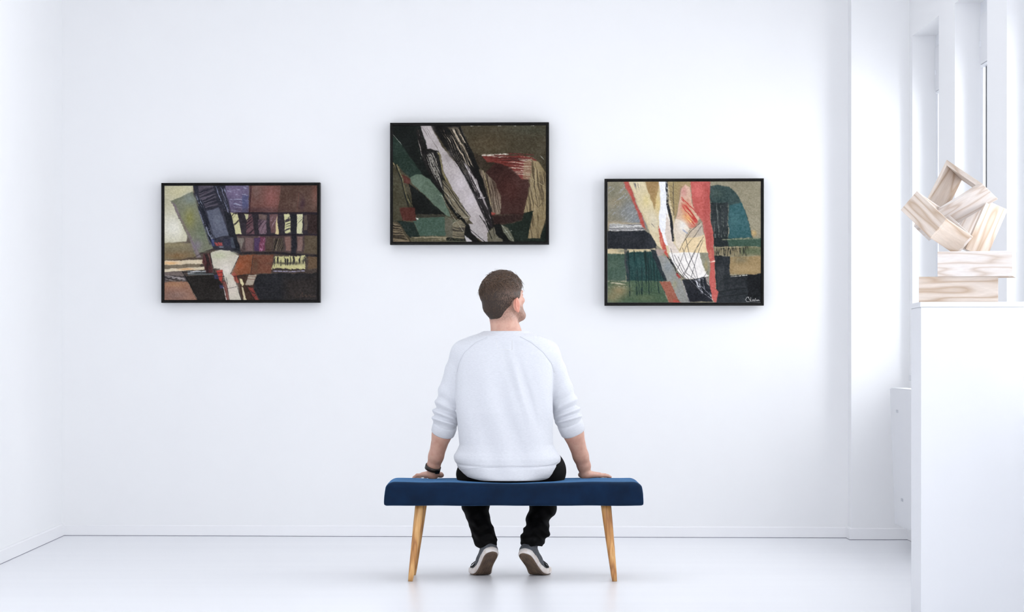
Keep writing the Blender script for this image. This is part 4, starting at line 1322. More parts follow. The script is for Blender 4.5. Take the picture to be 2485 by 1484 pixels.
# hands resting on the far rim of the cushion
def hand(w, fwd, side, thumb_side, spread, zt, drop):
    """w wrist, fwd unit (x,y) fingers direction, side unit to the thumb side"""
    w = np.array(w); fwd = np.array([*fwd, 0.]); side = np.array([*side, 0.])
    palm = w + fwd * .035; palm[2] = zt + .016
    kn_c = palm + fwd * .040; kn_c[2] = zt + .014
    heel = w + fwd * .008; heel[2] = zt + .018
    fb.cone(w, heel, .029, .021, .012)
    fb.cone(heel + side * .014, kn_c + side * .028, .017, .013, .012)
    fb.cone(heel - side * .014, kn_c - side * .026, .017, .012, .012)
    fb.cone(heel, kn_c, .019, .013, .014)
    offs = [.030, .010, -.010, -.029]
    lens = [.068, .075, .070, .056]
    yaw = [spread * q for q in (.12, .0, -.12, -.30)]
    for o_, L, a in zip(offs, lens, yaw):
        d = fwd * math.cos(a) + side * math.sin(a)
        k0 = kn_c + side * o_; k0[2] = zt + .011
        k1 = k0 + d * L * .45; k1[2] = zt + .012 - drop * .10
        k2 = k1 + d * L * .28; k2[2] = k1[2] - drop * .35 - .002
        k3 = k2 + d * L * .22; k3[2] = k2[2] - drop * .6 - .002
        fb.chain([k0, k1, k2, k3], [.0100, .0090, .0080, .0070], .004)
    # thumb leaves the side of the palm near its base
    t0 = heel + side * .018 + fwd * .006
    t1 = t0 + side * .026 + fwd * .010; t1[2] = zt + .014
    t2 = t1 + side * .012 + fwd * .020; t2[2] = zt + .011
    t3 = t2 - side * .002 + fwd * .018; t3[2] = zt + .008
    fb.chain([t0, t1, t2, t3], [.0150, .0125, .0100, .0085], .006)

aL = math.radians(112)     # his left hand (left in the picture): fingers forward and outward
hand(wr_l, (math.cos(aL), math.sin(aL)), (math.sin(aL), -math.cos(aL)), 1, 2.2, HTOP - .001, .022)
aR = math.radians(42)
hand(wr_r, (math.cos(aR), math.sin(aR)), (-math.sin(aR), math.cos(aR)), 1, 1.0, HTOP - .001, .004)
me = fb.mesh('body')
relax(me, 1, .4)
# vertex tint: stubble, ears, lips, shaved sides
nv = len(me.vertices)
co = np.empty(nv * 3, np.float32); me.vertices.foreach_get('co', co); co = co.reshape(-1, 3)
loc = (co - np.array(HO)) @ Rn
skin = np.array(lin((206, 164, 146)))
colr = np.tile(skin, (nv, 1))
hn = RNG.random(nv)[:, None]
lx, ly, lz = loc[:, 0], loc[:, 1], loc[:, 2]
near = (np.abs(lx) < .13) & (np.abs(ly) < .16) & (lz > -.14)
def sm(a, e0, e1): t = np.clip((a - e0) / (e1 - e0), 0, 1); return t * t * (3 - 2 * t)
beard = near * sm(ly, .005, .03) * (1 - sm(lz, -.068 + .4 * np.maximum(np.abs(lx) - .03, 0), -.040 + .5 * np.maximum(np.abs(lx) - .03, 0))) * sm(lz, -.125, -.108) * (1 - np.clip(2 * (1 - (lx / .024) ** 2 - ((lz + .0555) / .010) ** 2), 0, 1) * (ly > .06))
beardc = np.array(lin((112, 88, 74)))
m = (beard * (.45 + .4 * hn[:, 0]))[:, None]
colr = colr * (1 - m) + beardc * m
ear = near * sm(np.abs(lx), .078, .086) * (ly < .02) * (lz < .01)
m = ear[:, None] * .35
colr = colr * (1 - m) + np.array(lin((232, 120, 92))) * m
nape = near * (ly < .02) * sm(lz, -.112, -.078) * (np.abs(lx) < .076)
m = (nape * (.2 + .4 * hn[:, 0]))[:, None]
colr = colr * (1 - m) + np.array(lin((84, 66, 54))) * m
brow = near * (ly > .06) * np.clip(1.3 - ((np.abs(lx) - .031) / .018) ** 2 - ((lz - .021) / .0055) ** 2, 0, 1)
m = (brow * (.5 + .4 * hn[:, 0]))[:, None]
colr = colr * (1 - m) + np.array(lin((74, 56, 46))) * m
lips = near * (ly > .080) * np.clip(2.2 * (1 - (lx / .024) ** 2 - ((lz + .0555) / .0095) ** 2), 0, 1)
m = lips[:, None] * .6
colr = colr * (1 - m) + np.array(lin((190, 110, 100))) * m
ca = me.color_attributes.new('tint', 'FLOAT_COLOR', 'POINT')
ca.data.foreach_set('color', np.concatenate([colr, np.ones((nv, 1))], 1).astype(np.float32).ravel())
M_skin, nt, b = mat_new('skin')
vc = nd(nt, 'ShaderNodeVertexColor'); vc.layer_name = 'tint'
r, nz, mp = noise_col(nt, (.88, .80, .78), (1, 1, 1), 45, (1, 1, 1), 5, .3, .65)
mx = nd(nt, 'ShaderNodeMixRGB', blend_type='MULTIPLY'); mx.inputs[0].default_value = 1
nt.links.new(vc.outputs[0], mx.inputs[1]); nt.links.new(r.outputs[0], mx.inputs[2])
nt.links.new(mx.outputs[0], b.inputs['Base Color'])
b.inputs['Roughness'].default_value = .5
b.inputs['Subsurface Weight'].default_value = .12
b.inputs['Subsurface Radius'].default_value = (.012, .004, .002)
b.inputs['Subsurface Scale'].default_value = .6
body = link('body', me, M_skin, man, smooth=True)

# eyes
M_eye = simple('eye_white', (.8, .8, .8), rough=.1)
M_iris = simple('iris_brown', (.08, .04, .02), rough=.1)
for s_ in (-1, 1):
    bm = bmesh.new()
    bmesh.ops.create_uvsphere(bm, u_segments=16, v_segments=10, radius=.0115)
    c = Vector(hl(s_ * .031, .0775, .0035))
    for v in bm.verts: v.co += c
    e = link('eye', bm_mesh('eye', bm), M_eye, man, smooth=True)
    bm = bmesh.new()
    bmesh.ops.create_uvsphere(bm, u_segments=12, v_segments=8, radius=.0055)
    c2 = Vector(hl(s_ * .031, .0840, .0035))
    for v in bm.verts: v.co += c2
    link('iris', bm_mesh('iris', bm), M_iris, e, smooth=True)

# ---- hair: shaped cap plus many short locks
fh = Field(np.array(HO) - .17, np.array(HO) + .17, .0028)
fh.ell(hl(0, -.012, .022), (.083, .102, .089), Rn, 0)
fh.ell(hl(-.004, .004, .048), (.074, .086, .072), Rn, .02)                     # longer top
fh.ell(hl(-.010, -.062, .034), (.058, .048, .052), Rn, .02)                   # crown at the back
fh.ell(hl(0, -.048, -.030), (.062, .054, .050), Rn, .02)                      # nape
fh.cone(hl(-.006, -.062, -.03), hl(.002, -.054, -.064), .047, .040, .02)
def hairline(x, y, z):
    X, Y, Z = x - HO.x, y - HO.y, z - HO.z
    lx = X * Rn[0, 0] + Y * Rn[1, 0] + Z * Rn[2, 0]
    ly = X * Rn[0, 1] + Y * Rn[1, 1] + Z * Rn[2, 1]
    lz = X * Rn[0, 2] + Y * Rn[1, 2] + Z * Rn[2, 2]
    # keep where lz > limit(ly): nape low, above the ears, forehead high
    lim = np.interp(np.broadcast_to(ly, lz.shape), [-.13, -.06, -.04, -.022, .018, .034, .05, .10], [-.086, -.083, -.066, -.006, -.004, .0, .046, .060])
    d = lim - lz                       # positive outside
    return (-d * .7)
fh.func(fh.lo, fh.lo + fh.n * fh.h, hairline, .006, 'd')
me = fh.mesh('hair')
relax(me, 1)
M_hair, nt, b = mat_new('brown_hair')
vc = nd(nt, 'ShaderNodeVertexColor'); vc.layer_name = 'tone'
r, nz, mp = noise_col(nt, (.55, .52, .5), (1.15, 1.1, 1.05), 180, (1, 1, 1), 3, .3, .7)
mx = nd(nt, 'ShaderNodeMixRGB', blend_type='MULTIPLY'); mx.inputs[0].default_value = 1
nt.links.new(vc.outputs[0], mx.inputs[1]); nt.links.new(r.outputs[0], mx.inputs[2])
nt.links.new(mx.outputs[0], b.inputs['Base Color'])
b.inputs['Roughness'].default_value = .45
b.inputs['Specular IOR Level'].default_value = .35
def set_col(me, name, arr):
    ca = me.color_attributes.new(name, 'FLOAT_COLOR', 'POINT')
    ca.data.foreach_set('color', np.concatenate([arr, np.ones((len(arr), 1))], 1).astype(np.float32).ravel())
n_ = len(me.vertices)
set_col(me, 'tone', np.tile(np.array(lin((52, 40, 32))), (n_, 1)))
hair = link('hair', me, M_hair, man, smooth=True)
hair_me = me
# hair vertices are now relative to the person; work in that frame
hv = np.empty(n_ * 3, np.float32); hair_me.vertices.foreach_get('co', hv); hv = hv.reshape(-1, 3) + np.array(man.location)
hnm = np.empty(n_ * 3, np.float32); hair_me.vertices.foreach_get('normal', hnm); hnm = hnm.reshape(-1, 3)
hloc = (hv - np.array(HO)) @ Rn
hnl = hnm @ Rn
vs_all, q_all, tone = [], [], []
NL = 8500
outer = np.where((hnl[:, 2] > -.75))[0]
pick = RNG.choice(outer, NL)
base = 0
for i in pick:
    p = hloc[i].astype(float); n = hnl[i].astype(float)
    if ((p[0] / .072) ** 2 + (p[1] / .092) ** 2 + ((p[2] - .02) / .078) ** 2) < .9: continue
    top = float(np.clip((p[2] - .035) / .04, 0, 1))
    nape = float(np.clip((-.01 - p[2]) / .05, 0, 1))
    ang = RNG.normal(0, .45)
    swirl = np.array([-p[1] - .05, p[0], 0])                       # whorl round the crown
    swirl /= (np.linalg.norm(swirl) + 1e-6)
    down = np.array([p[0] * 1.5, -.2, -1.0]) * (1 - top) + (np.array([.35, .75, .05]) + .8 * swirl + RNG.normal(0, .6, 3)) * top
    down = down + RNG.normal(0, .22, 3)
    d = down - n * (down @ n); d /= (np.linalg.norm(d) + 1e-9)
    L = (.009 + .015 * top + .006 * (1 - nape)) * (0.7 + .5 * RNG.random())
    wdt = (.0010 + .0011 * top) * (.6 + .8 * RNG.random())
    lift = (.08 + .20 * top) * L * (.4 + .8 * RNG.random())
    side = np.cross(n, d)
    bend = RNG.normal(0, .30 + .35 * top) * L
    pts = []
    for t in (0, .35, .7, 1.0):
        q = p - n * .0012 + d * L * t + n * (lift * math.sin(math.pi * min(t * .8 + .05, 1))) + side * bend * t * t
        # keep the lock close to the head
        pts.append(q - n * (L * L * t * t * 5.0))
    tn = (.75 + .9 * RNG.random() ** 2) * (1 + .25 * top)
    fade = float(np.clip((p[0] - .045) / .03, 0, 1)) * (1 - top)
    ctone = np.array(lin((68, 52, 40))) * tn
    ctone = ctone * (1 - .45 * fade) + np.array(lin((150, 124, 112))) * .45 * fade
    for k, (q, wq) in enumerate(zip(pts, (1, 1.1, .8, .08))):
        vs_all += [q - side * wdt * wq, q + n * wdt * .7 * wq, q + side * wdt * wq]
        tone += [ctone] * 3
    for k in range(3):
        a = base + k * 3
        q_all += [(a, a + 3, a + 4, a + 1), (a + 1, a + 4, a + 5, a + 2)]
    base += 12
vw = np.array(vs_all) @ Rn.T + np.array(HO)
me = fast_mesh('hair_locks', vw, q_all)
set_col(me, 'tone', np.array(tone))
hl_o = link('hair_locks', me, M_hair, hair, smooth=True)
hl_o['kind'] = 'stuff'

# ---- sweatshirt
M_shirt, nt, b = mat_new('heather_fleece')
r, nz, mp = noise_col(nt, lin((207, 209, 215)), lin((219, 221, 227)), 80, (1, 1, 7), 5, .3, .65, .6)
nt.links.new(r.outputs[0], b.inputs['Base Color'])
b.inputs['Roughness'].default_value = .9
b.inputs['Specular IOR Level'].default_value = .15
b.inputs['Sheen Weight'].default_value = .15
nzf = nd(nt, 'ShaderNodeTexNoise'); nzf.inputs['Scale'].default_value = 500
add_bump(nt, b, nzf.outputs['Fac'], .3, .0007)

YT = 11.17
ys = np.array([800, 808, 815, 825, 838, 855, 880, 910, 960, 1000, 1040, 1080, 1105, 1128, 1140, 1150, 1160, 1168, 1174])
Ls = np.array([1192, 1180, 1150, 1128, 1114, 1108, 1106, 1106, 1106, 1107, 1110, 1114, 1104, 1106, 1113, 1120, 1130, 1150, 1175])
Rs = np.array([1268, 1280, 1305, 1330, 1342, 1346, 1346, 1344, 1342, 1341, 1341, 1344, 1356, 1360, 1356, 1350, 1340, 1322, 1300])
bd = np.array([.080, .086, .092, .098, .102, .110, .118, .124, .128, .130, .134, .142, .150, .156, .156, .156, .156, .154, .15])
s_t = F_PX / 11.10
zz = CAMZ - (ys - CY) / s_t
o_ = np.argsort(zz)
zz_s, L_s, R_s, b_s = zz[o_], ((Ls - CX) / s_t)[o_], ((Rs - CX) / s_t)[o_], bd[o_]
# the torso leans: centre line in depth
def torso(x, y, z, grow=0.0):
    Lx = np.interp(z, zz_s, L_s); Rx = np.interp(z, zz_s, R_s); B = np.interp(z, zz_s, b_s) + grow
    cx, a = (Lx + Rx) / 2, (Rx - Lx) / 2 + grow
    cy = np.interp(z, [.42, .55, .75, .95, 1.1], [11.205, 11.215, 11.185, 11.19, 11.20])
    u, v = (x - cx) / a, (y - cy) / B
    q = (np.abs(u) ** 2.5 + np.abs(v) ** 2.3) ** (1 / 2.4)
    return (q - 1) * np.minimum(a, B) * .9
fs = Field((-.36, 11.0, .40), (.46, 11.42, 1.12), .0034)
slo, shi = fs.lo, fs.lo + fs.n * fs.h
ZB, ZT = float(zz_s[0]), float(zz_s[-1])
def torso_f(x, y, z):
    d = torso(x, y, z)
    return np.maximum(d, np.maximum(CU_Z1 + .0005 + .9 * np.maximum(np.abs(x - .066) - .12, 0) ** 1.6 - z, z - ZT))
fs.func(slo, shi, torso_f, 0)
cu_l = P(1074, 1046, 11.285); cu_r = P(1390, 1042, 11.285)
sl_l = [P(1130, 862, 11.215), P(1112, 900, 11.23), P(1093, 960, 11.25), P(1083, 1010, 11.27), P(1079, 1040, 11.285)]
sl_r = [P(1322, 862, 11.215), P(1342, 900, 11.23), P(1364, 960, 11.25), P(1377, 1010, 11.27), P(1385, 1038, 11.285)]
fs.chain(sl_l, [.064, .060, .058, .060, .050], .010)
fs.chain(sl_r, [.064, .060, .058, .060, .050], .010)
fs.chain([P(1200, 830, 11.20), P(1130, 860, 11.215)], [.066, .064], .03)
fs.chain([P(1258, 830, 11.20), P(1322, 860, 11.215)], [.066, .064], .03)
# folds
def folds(x, y, z):
    X = x * s_t + CX; Yp = CY - (z - CAMZ) * s_t
    back = (y < 11.2) * 1.0
    w1 = np.exp(-((X - (1235 + (Yp - 900) * .10)) / 95) ** 2) * np.clip((Yp - 860) / 80, 0, 1) * np.clip((1165 - Yp) / 30, 0, 1)
    ph = (X - 1225 - (Yp - 880) * .22) / 11.5 + .7 * np.sin(Yp / 47)
    d = .0058 * w1 * np.sin(ph) * back
    # broad drape right and left of the spine
    d = d + .006 * np.exp(-((X - (1300 + (Yp - 1000) * .22)) / 13) ** 2) * np.exp(-((Yp - 1010) / 120) ** 2) * back
    d = d + .005 * np.exp(-((X - (1268 + (Yp - 960) * .28)) / 9) ** 2) * np.exp(-((Yp - 930) / 90) ** 2) * back
    d = d - .005 * np.exp(-((X - (1245 + (Yp - 940) * .30)) / 10) ** 2) * np.exp(-((Yp - 960) / 100) ** 2) * back
    d = d - .0055 * np.exp(-((X - (1284 + (Yp - 960) * .30)) / 9) ** 2) * np.exp(-((Yp - 960) / 90) ** 2) * back
    # waistband pulls the cloth in just above the hem
    d = d + .005 * np.exp(-((Yp - 1112) / 12) ** 2) - .003 * np.exp(-((Yp - 1133 + .00035 * (X - 1235) ** 2) / 3.0) ** 2)
    return d
fs.disp(slo, shi, folds)
def sleeve_folds(x, y, z):
    X = x * s_t + CX; Yp = CY - (z - CAMZ) * s_t
    mL = 1.35 * np.clip((1108 - X) / 10, 0, 1); mR = 1.35 * np.clip((X - 1346) / 10, 0, 1)
    def cr(u, v, c0, w_, amp, sl): return amp * np.exp(-((v - (c0 + sl * u)) / w_) ** 2)
    uL = X - 1083; uR = X - 1378
    d = 0
    for c0, w_, amp, sl in ((988, 5.5, .0060, .45), (1000, 4, -.0055, .40), (1010, 4.5, .006, .38), (1019, 3.5, -.006, .34), (1027, 4, .0045, .30), (972, 8, -.0035, .6), (955, 12, .003, .7)):
        d = d + cr(uL, Yp, c0, w_, amp, sl) * mL
    for c0, w_, amp, sl in ((980, 6, .0060, -.45), (993, 4, -.0060, -.40), (1003, 4.5, .006, -.35), (1012, 3.5, -.006, -.30), (1020, 4, .0045, -.28), (962, 8, -.0035, -.6), (945, 12, .003, -.7)):
        d = d + cr(uR, Yp, c0, w_, amp, sl) * mR
    return d
fs.disp(slo, shi, sleeve_folds)
# raglan seams pressed into the cloth
def seam_groove(x, y, z):
    X = x * s_t + CX; Yp = CY - (z - CAMZ) * s_t
    d = np.full(np.broadcast(X, Yp).shape, 1e3)
    for pts in ([(1262, 818), (1290, 832), (1318, 855), (1338, 882), (1346, 905)], [(1180, 818), (1150, 832), (1125, 855), (1112, 880), (1106, 905)]):
        d = np.minimum(d, line_d(*np.broadcast_arrays(X, Yp), pts))
    return -.0016 * np.exp(-(d / 2.6) ** 2) * (y < 11.2)
fs.disp(slo, shi, seam_groove)
# openings for neck and forearms
fs.chain([P(1229, 830, 11.205), P(1229, 812, 11.20), hl(0, -.022, -.062)], [.062, .067, .066], .004, 'd')
for a_, b_ in ((el_l, wr_l), (el_r, wr_r)):
    st = a_.lerp(b_, .30)
    fs.cone(st, b_, .046, .042, .003, 'd')
me = fs.mesh('sweatshirt')
relax(me, 1, .4)
n_ = len(me.vertices)
shirt_world = [v.co.copy() for v in me.vertices]
shirt_polys = [tuple(p.vertices) for p in me.polygons]
bvh = BVHTree.FromPolygons(shirt_world, shirt_polys)
shirt = link('sweatshirt', me, M_shirt, man, smooth=True)

def on_shirt(px, py, off=.0008):
    o0 = Vector((0, 0, CAMZ)); d = (P(px, py, 11.0) - o0).normalized()
    h = bvh.ray_cast(P(px, py, 10.5), d)
    if h[0] is None: return None
    return h[0] + h[1] * off
def stitch(name, pts, rad, mat, parent, closed=False, n=5):
    out = []
    for (ax, ay), (bx, by) in zip(pts[:-1], pts[1:]):
        for t in np.linspace(0, 1, n, endpoint=False):
            q = on_shirt(ax + (bx - ax) * t, ay + (by - ay) * t)
            if q: out.append(q)
    q = on_shirt(*pts[-1])
    if q: out.append(q)
    if len(out) > 2: return link(name, tube_mesh(name, out, rad, 6), mat, parent, smooth=True)
M_seam = simple('seam_thread', lin((206, 208, 214)), lin((214, 216, 222)), .9, 200)
stitch('seam', [(1262, 816), (1290, 831), (1318, 854), (1338, 881), (1345, 903)], .0009, M_seam, shirt)
stitch('seam', [(1182, 817), (1152, 832), (1127, 855), (1114, 880), (1109, 903)], .0009, M_seam, shirt)
stitch('hem_seam', [(1112, 1136), (1150, 1136), (1190, 1132), (1240, 1129), (1300, 1131), (1340, 1125), (1354, 1119)], .0010, M_seam, shirt)
stitch('label_stitching', [(1205, 826), (1207, 848), (1243, 848), (1243, 826)], .0008, simple('label_thread', (.86, .86, .87), rough=.9), shirt)

# collar ring
ring = []
for k in range(40):
    an = 2 * math.pi * k / 40
    c = P(1229, 803, 11.20)
    ring.append(Vector((c.x + .071 * math.cos(an), c.y + .070 * math.sin(an), c.z - .004 - .006 * math.sin(an))))
col_me = tube_mesh('collar', ring, .0065, 10, True)
col_me.transform(Matrix.Translation((0, 0, -.006)))
link('collar', col_me, M_shirt, shirt, smooth=True)

# cuffs: knitted tubes round the forearm
def cuff(ctr, axis, r, L, parent):
    axis = Vector(axis).normalized()
    prof = [(0, r * .98), (.2, r * 1.03), (.6, r * 1.02), (.92, r * .99), (1, r * .95), (.96, r * .88), (.5, r * .86), (0, r * .86)]
    u = axis.cross(Vector((0, 1, 0))).normalized(); v = axis.cross(u)
    N = 48; vs, fs_ = [], []
    for k in range(N):
        an = 2 * math.pi * k / N
        for t, rr in prof:
            rr = rr * (1 + .012 * math.sin(an * 3 + t * 2))
            vs.append(ctr + axis * L * t + (u * math.cos(an) + v * math.sin(an)) * rr)
    n = len(prof)
    for k in range(N):
        for j in range(n):
            fs_.append((k * n + j, k * n + (j + 1) % n, ((k + 1) % N) * n + (j + 1) % n, ((k + 1) % N) * n + j))
    me = mesh_py('cuff', vs, fs_)
    bm = bmesh.new(); bm.from_mesh(me); bmesh.ops.recalc_face_normals(bm, faces=bm.faces); bm.to_mesh(me); bm.free()
    return link('cuff', me, M_shirt, parent, smooth=True)
cuff(P(1081, 1028, 11.275), P(1072, 1056, 11.285) - P(1081, 1028, 11.262), .0545, .050, shirt)
cuff(P(1381, 1022, 11.275), P(1392, 1051, 11.285) - P(1381, 1022, 11.262), .0575, .058, shirt)

# ---- trousers
M_trouser, nt, b = mat_new('black_denim')
r, nz, mp = noise_col(nt, (.0018, .0017, .0018), (.0055, .0053, .006), 30, (1, 1, 1), 5, .35, .75)
nt.links.new(r.outputs[0], b.inputs['Base Color'])
b.inputs['Roughness'].default_value = .85
b.inputs['Specular IOR Level'].default_value = .12
nzf = nd(nt, 'ShaderNodeTexNoise'); nzf.inputs['Scale'].default_value = 600
add_bump(nt, b, nzf.outputs['Fac'], .3, .0006)
ft = Field((-.26, 10.99, .07), (.40, 11.76, .62), .0042)
ft.ell(P(1238, 1138, 11.21), (.225, .115, .095), None, 0)
ft.ell(P(1322, 1142, 11.26), (.098, .13, .098), None, .03)
ft.ell(P(1160, 1150, 11.25), (.100, .12, .078), None, .03)
for hp, kn, an, sgn in ((P(1166, 1136, 11.25), knL, anL, -1), (P(1312, 1132, 11.25), knR, anR, 1)):
    ft.chain([hp, kn], [.084, .066], .03)
    sx = (1155 if sgn < 0 else 1317)
    m1 = P(sx, 1228, 11.438); m2 = P(1163 if sgn < 0 else 1306, 1264, 11.358); m3 = P(1171 if sgn < 0 else 1300, 1290, 11.305); m4 = P(1177 if sgn < 0 else 1292, 1312, 11.268)
    ft.chain([kn, m1, m2, m3, m4], [.066, .063, .051, .053 if sgn < 0 else .057, .052 if sgn < 0 else .055], .012)
ft.func((-.3, 10.9, .3), (.45, 11.50, CU_Z1 - .009), lambda x, y, z: np.maximum(np.maximum(z - (CU_Z1 - .009), y - (CU_Y1 + .002)), -(z - .334)), .003, 'd')
def tfold(x, y, z):
    low = np.clip((.34 - z) / .06, 0, 1)
    return low * ((.004) * np.sin(z * 150 + x * 40 + 2 * np.sin(x * 60)) * np.clip((.27 - z) / .05, 0, 1) + .0035 * np.sin(x * 95 + z * 50) + .003 * np.sin(z * 88 - x * 70 + 1))
ft.disp(ft.lo, ft.lo + ft.n * ft.h, tfold)
# ragged cuffs
ft.func((-.3, 11.0, .0), (.45, 11.5, .3), lambda x, y, z: z - (.128 + .012 * np.sin(x * 37 + 1) - .10 * (y - 11.27)), .004, 'd')
for an in (anL, anR):
    a0 = np.array(an) + np.array([0, -.002, -.02]); ft.cone(a0, a0 + np.array([0, .02, -.07]), .028, .036, .004, 'd')
me = ft.mesh('trousers')
relax(me, 1)
trousers = link('trousers', me, M_trouser, man, smooth=True)

# ---- shoes
M_suede, nt, b = mat_new('grey_canvas_upper')
r, nz, mp = noise_col(nt, lin((74, 77, 82)), lin((98, 101, 107)), 40, (1, 1, 1), 4, .3, .7)
nt.links.new(r.outputs[0], b.inputs['Base Color'])
b.inputs['Roughness'].default_value = .85
nzf = nd(nt, 'ShaderNodeTexNoise'); nzf.inputs['Scale'].default_value = 700
add_bump(nt, b, nzf.outputs['Fac'], .35, .0008)
M_mid = simple('white_rubber_midsole', lin((242, 236, 232)), lin((214, 194, 178)), .55, 38, bump=.1, detail=5, lo=.45, hi=.85)
M_out = simple('tan_rubber_outsole', lin((122, 100, 82)), lin((86, 70, 58)), .6, 26, bump=.15, detail=5)
M_lace = simple('black_lace', (.01, .01, .012), (.02, .02, .022), .8, 80)
M_lin = simple('dark_lining', lin((44, 44, 46)), lin((58, 58, 60)), .9, 60)

TB = .188                                   # where the sole bends
def half_w(t, side):
    """half width of the sole at t metres from the heel; side -1 inner, +1 outer"""
    T = [0, .006, .018, .04, .08, .12, .16, .20, .235, .262, .282, .292, .296]
    Wo = [.004, .020, .031, .036, .036, .037, .042, .047, .047, .040, .027, .013, .002]
    Wi = [.004, .020, .031, .036, .032, .030, .036, .047, .049, .043, .030, .015, .002]
    return np.interp(t, T, Wo if side > 0 else Wi)
def bend(pt, ang):
    """flat shoe space (t, w, z) -> bent at the ball"""
    t, w_, z = pt
    if t >= TB + .02: return (t - TB, w_, z)
    R_ = .09
    s = TB + .02 - t                        # distance behind the start of the bend
    am = ang
    arc = R_ * am
    if s < arc:
        a = s / R_
        y = .02 - (R_ - z) * math.sin(a) * 1.0
        zz_ = R_ - (R_ - z) * math.cos(a)
    else:
        a = am; r_ = s - arc
        y = .02 - (R_ - z) * math.sin(a) - r_ * math.cos(a)
        zz_ = R_ - (R_ - z) * math.cos(a) + r_ * math.sin(a)
    return (y, w_, zz_)

def shoe(ball, yaw, outer, ang, label, roll=0.0):
    """outer = +1 if the outer side is towards +x"""
    t = empty('shoe', (0, 0, 0))
    t.parent = man
    Mm = Matrix.LocRotScale(man.location, None, None)
    t.matrix_parent_inverse = Matrix.Identity(4)
    t.location = Vector(ball) - man.location
    tag(t, label)
    Rz = Matrix.Rotation(yaw, 3, 'Z') @ Matrix.Rotation(roll, 3, 'Y')
    def W(pt):
        y, w_, z = bend(pt, ang)
        return Vector(ball) + Rz @ Vector((w_ * outer, y, z))
    def fin(me, name, mat, parent, smooth=True):
        bm = bmesh.new(); bm.from_mesh(me); bmesh.ops.recalc_face_normals(bm, faces=bm.faces); bm.to_mesh(me); bm.free()
        o = bpy.data.objects.new(name, me); C.objects.link(o); me.materials.append(mat)
        o.parent = parent
        me.transform(Matrix.Translation(-Vector(ball)))
        if smooth: me.polygons.foreach_set('use_smooth', [True] * len(me.polygons))
        return o
    ts = [0, .0015, .004, .008, .014, .022, .034, .05, .07, .09, .11, .13, .15, .165, .18, .19, .20, .21, .225, .24, .255, .268, .279, .287, .292, .295, .296]
    # midsole: closed loops from bottom to top of its wall
    loop = [(tt, half_w(tt, 1)) for tt in ts] + [(tt, -half_w(tt, -1)) for tt in ts[::-1]]
    def ring_mesh(name, layers):
        vs, fs_ = [], []
        cx_ = .148
        for sc_, z in layers:
            for tt, ww in loop: vs.append(W((cx_ + (tt - cx_) * (1 + (sc_ - 1) * .3), ww * sc_, z)))
        n = len(loop)
        for l in range(len(layers) - 1):
            for k in range(n):
                fs_.append((l * n + k, l * n + (k + 1) % n, (l + 1) * n + (k + 1) % n, (l + 1) * n + k))
        # caps as strips across the sole
        m = len(ts)
        for base_ in (0, (len(layers) - 1) * n):
            for k in range(m - 1):
                fs_.append((base_ + k, base_ + k + 1, base_ + n - 2 - k, base_ + n - 1 - k))
        return mesh_py(name, vs, fs_)
    fin(ring_mesh('midsole', [(1.0, .0045), (1.06, .008), (1.07, .020), (1.05, .027), (.99, .030)]), 'midsole', M_mid, t)
    fin(ring_mesh('outsole', [(.90, .0010), (.93, .0035), (.93, .0060)]), 'outsole', M_out, t)
    # tread ribs on the outsole, running along the foot
    vs, fs_ = [], []
    for k in range(-6, 7):
        w0 = k * .0066
        row = []
        for tt in np.arange(.012, .285, .010):
            ww = w0 + .010 * (tt - .148) / .148
            lim = half_w(tt, 1 if ww > 0 else -1) * .86
            row.append((tt, ww, abs(ww) < lim))
        for (ta, wa, ia), (tb, wb, ib) in zip(row[:-1], row[1:]):
            if ia and ib:
                b0 = len(vs)
                for tt, ww in ((ta, wa), (tb, wb)):
                    vs += [W((tt, ww - .0022, .0012)), W((tt, ww - .0012, -.0012)), W((tt, ww + .0012, -.0012)), W((tt, ww + .0022, .0012))]
                fs_ += [(b0, b0 + 1, b0 + 5, b0 + 4), (b0 + 1, b0 + 2, b0 + 6, b0 + 5), (b0 + 2, b0 + 3, b0 + 7, b0 + 6)]
    fin(mesh_py('tread', vs, fs_), 'tread', M_out, t, False)
    # upper via distance field in flat shoe space
    fu = Field((-.02, -.07, .0), (.31, .07, .15), .0035)
    fu.cone((.040, 0, .040), (.046, 0, .074), .0365, .033, .01)
    fu.cone((.042, 0, .035), (.120, 0, .034), .036, .037, .02)
    fu.cone((.085, 0, .052), (.150, .001, .040), .030, .030, .02)
    fu.cone((.120, 0, .030), (.205, .001, .020), .037, .041, .02)
    fu.cone((.205, .001, .020), (.250, -.003, .014), .042, .034, .015)
    fu.func(fu.lo, fu.lo + fu.n * fu.h, lambda x, y, z: z - .024, .0, 'd')
    fu.func(fu.lo, fu.lo + fu.n * fu.h, lambda x, y, z: (.088 + .012 * np.cos((x - .045) * 26) - .10 * np.maximum(x - .06, 0)) - z, .002, 'd')
    fu.cone((.046, 0, .060), (.050, 0, .13), .024, .030, .003, 'd')
    fu.cone((.050, 0, .078), (.090, 0, .110), .022, .026, .003, 'd')
    # heel counter seam
    fu.disp(fu.lo, fu.lo + fu.n * fu.h, lambda x, y, z: -.0012 * np.exp(-((x - (.060 + .30 * (z - .03))) / .0022) ** 2) - .0012 * np.exp(-((z - .070 + .15 * x) / .0018) ** 2) * (x < .06))
    me = fu.mesh('upper')
    co_ = [W(tuple(v.co)) for v in me.vertices]
    me.vertices.foreach_set('co', np.array(co_, np.float32).ravel()); me.update()
    up = fin(me, 'upper', M_suede, t)
    # padded collar lining
    cl = []
    for k in range(28):
        an = 2 * math.pi * k / 28
        tt, ww = .052 + .033 * math.cos(an), .029 * math.sin(an)
        cl.append(W((tt, ww, .0885 + .012 * math.cos((tt - .045) * 26) - .10 * max(tt - .06, 0))))
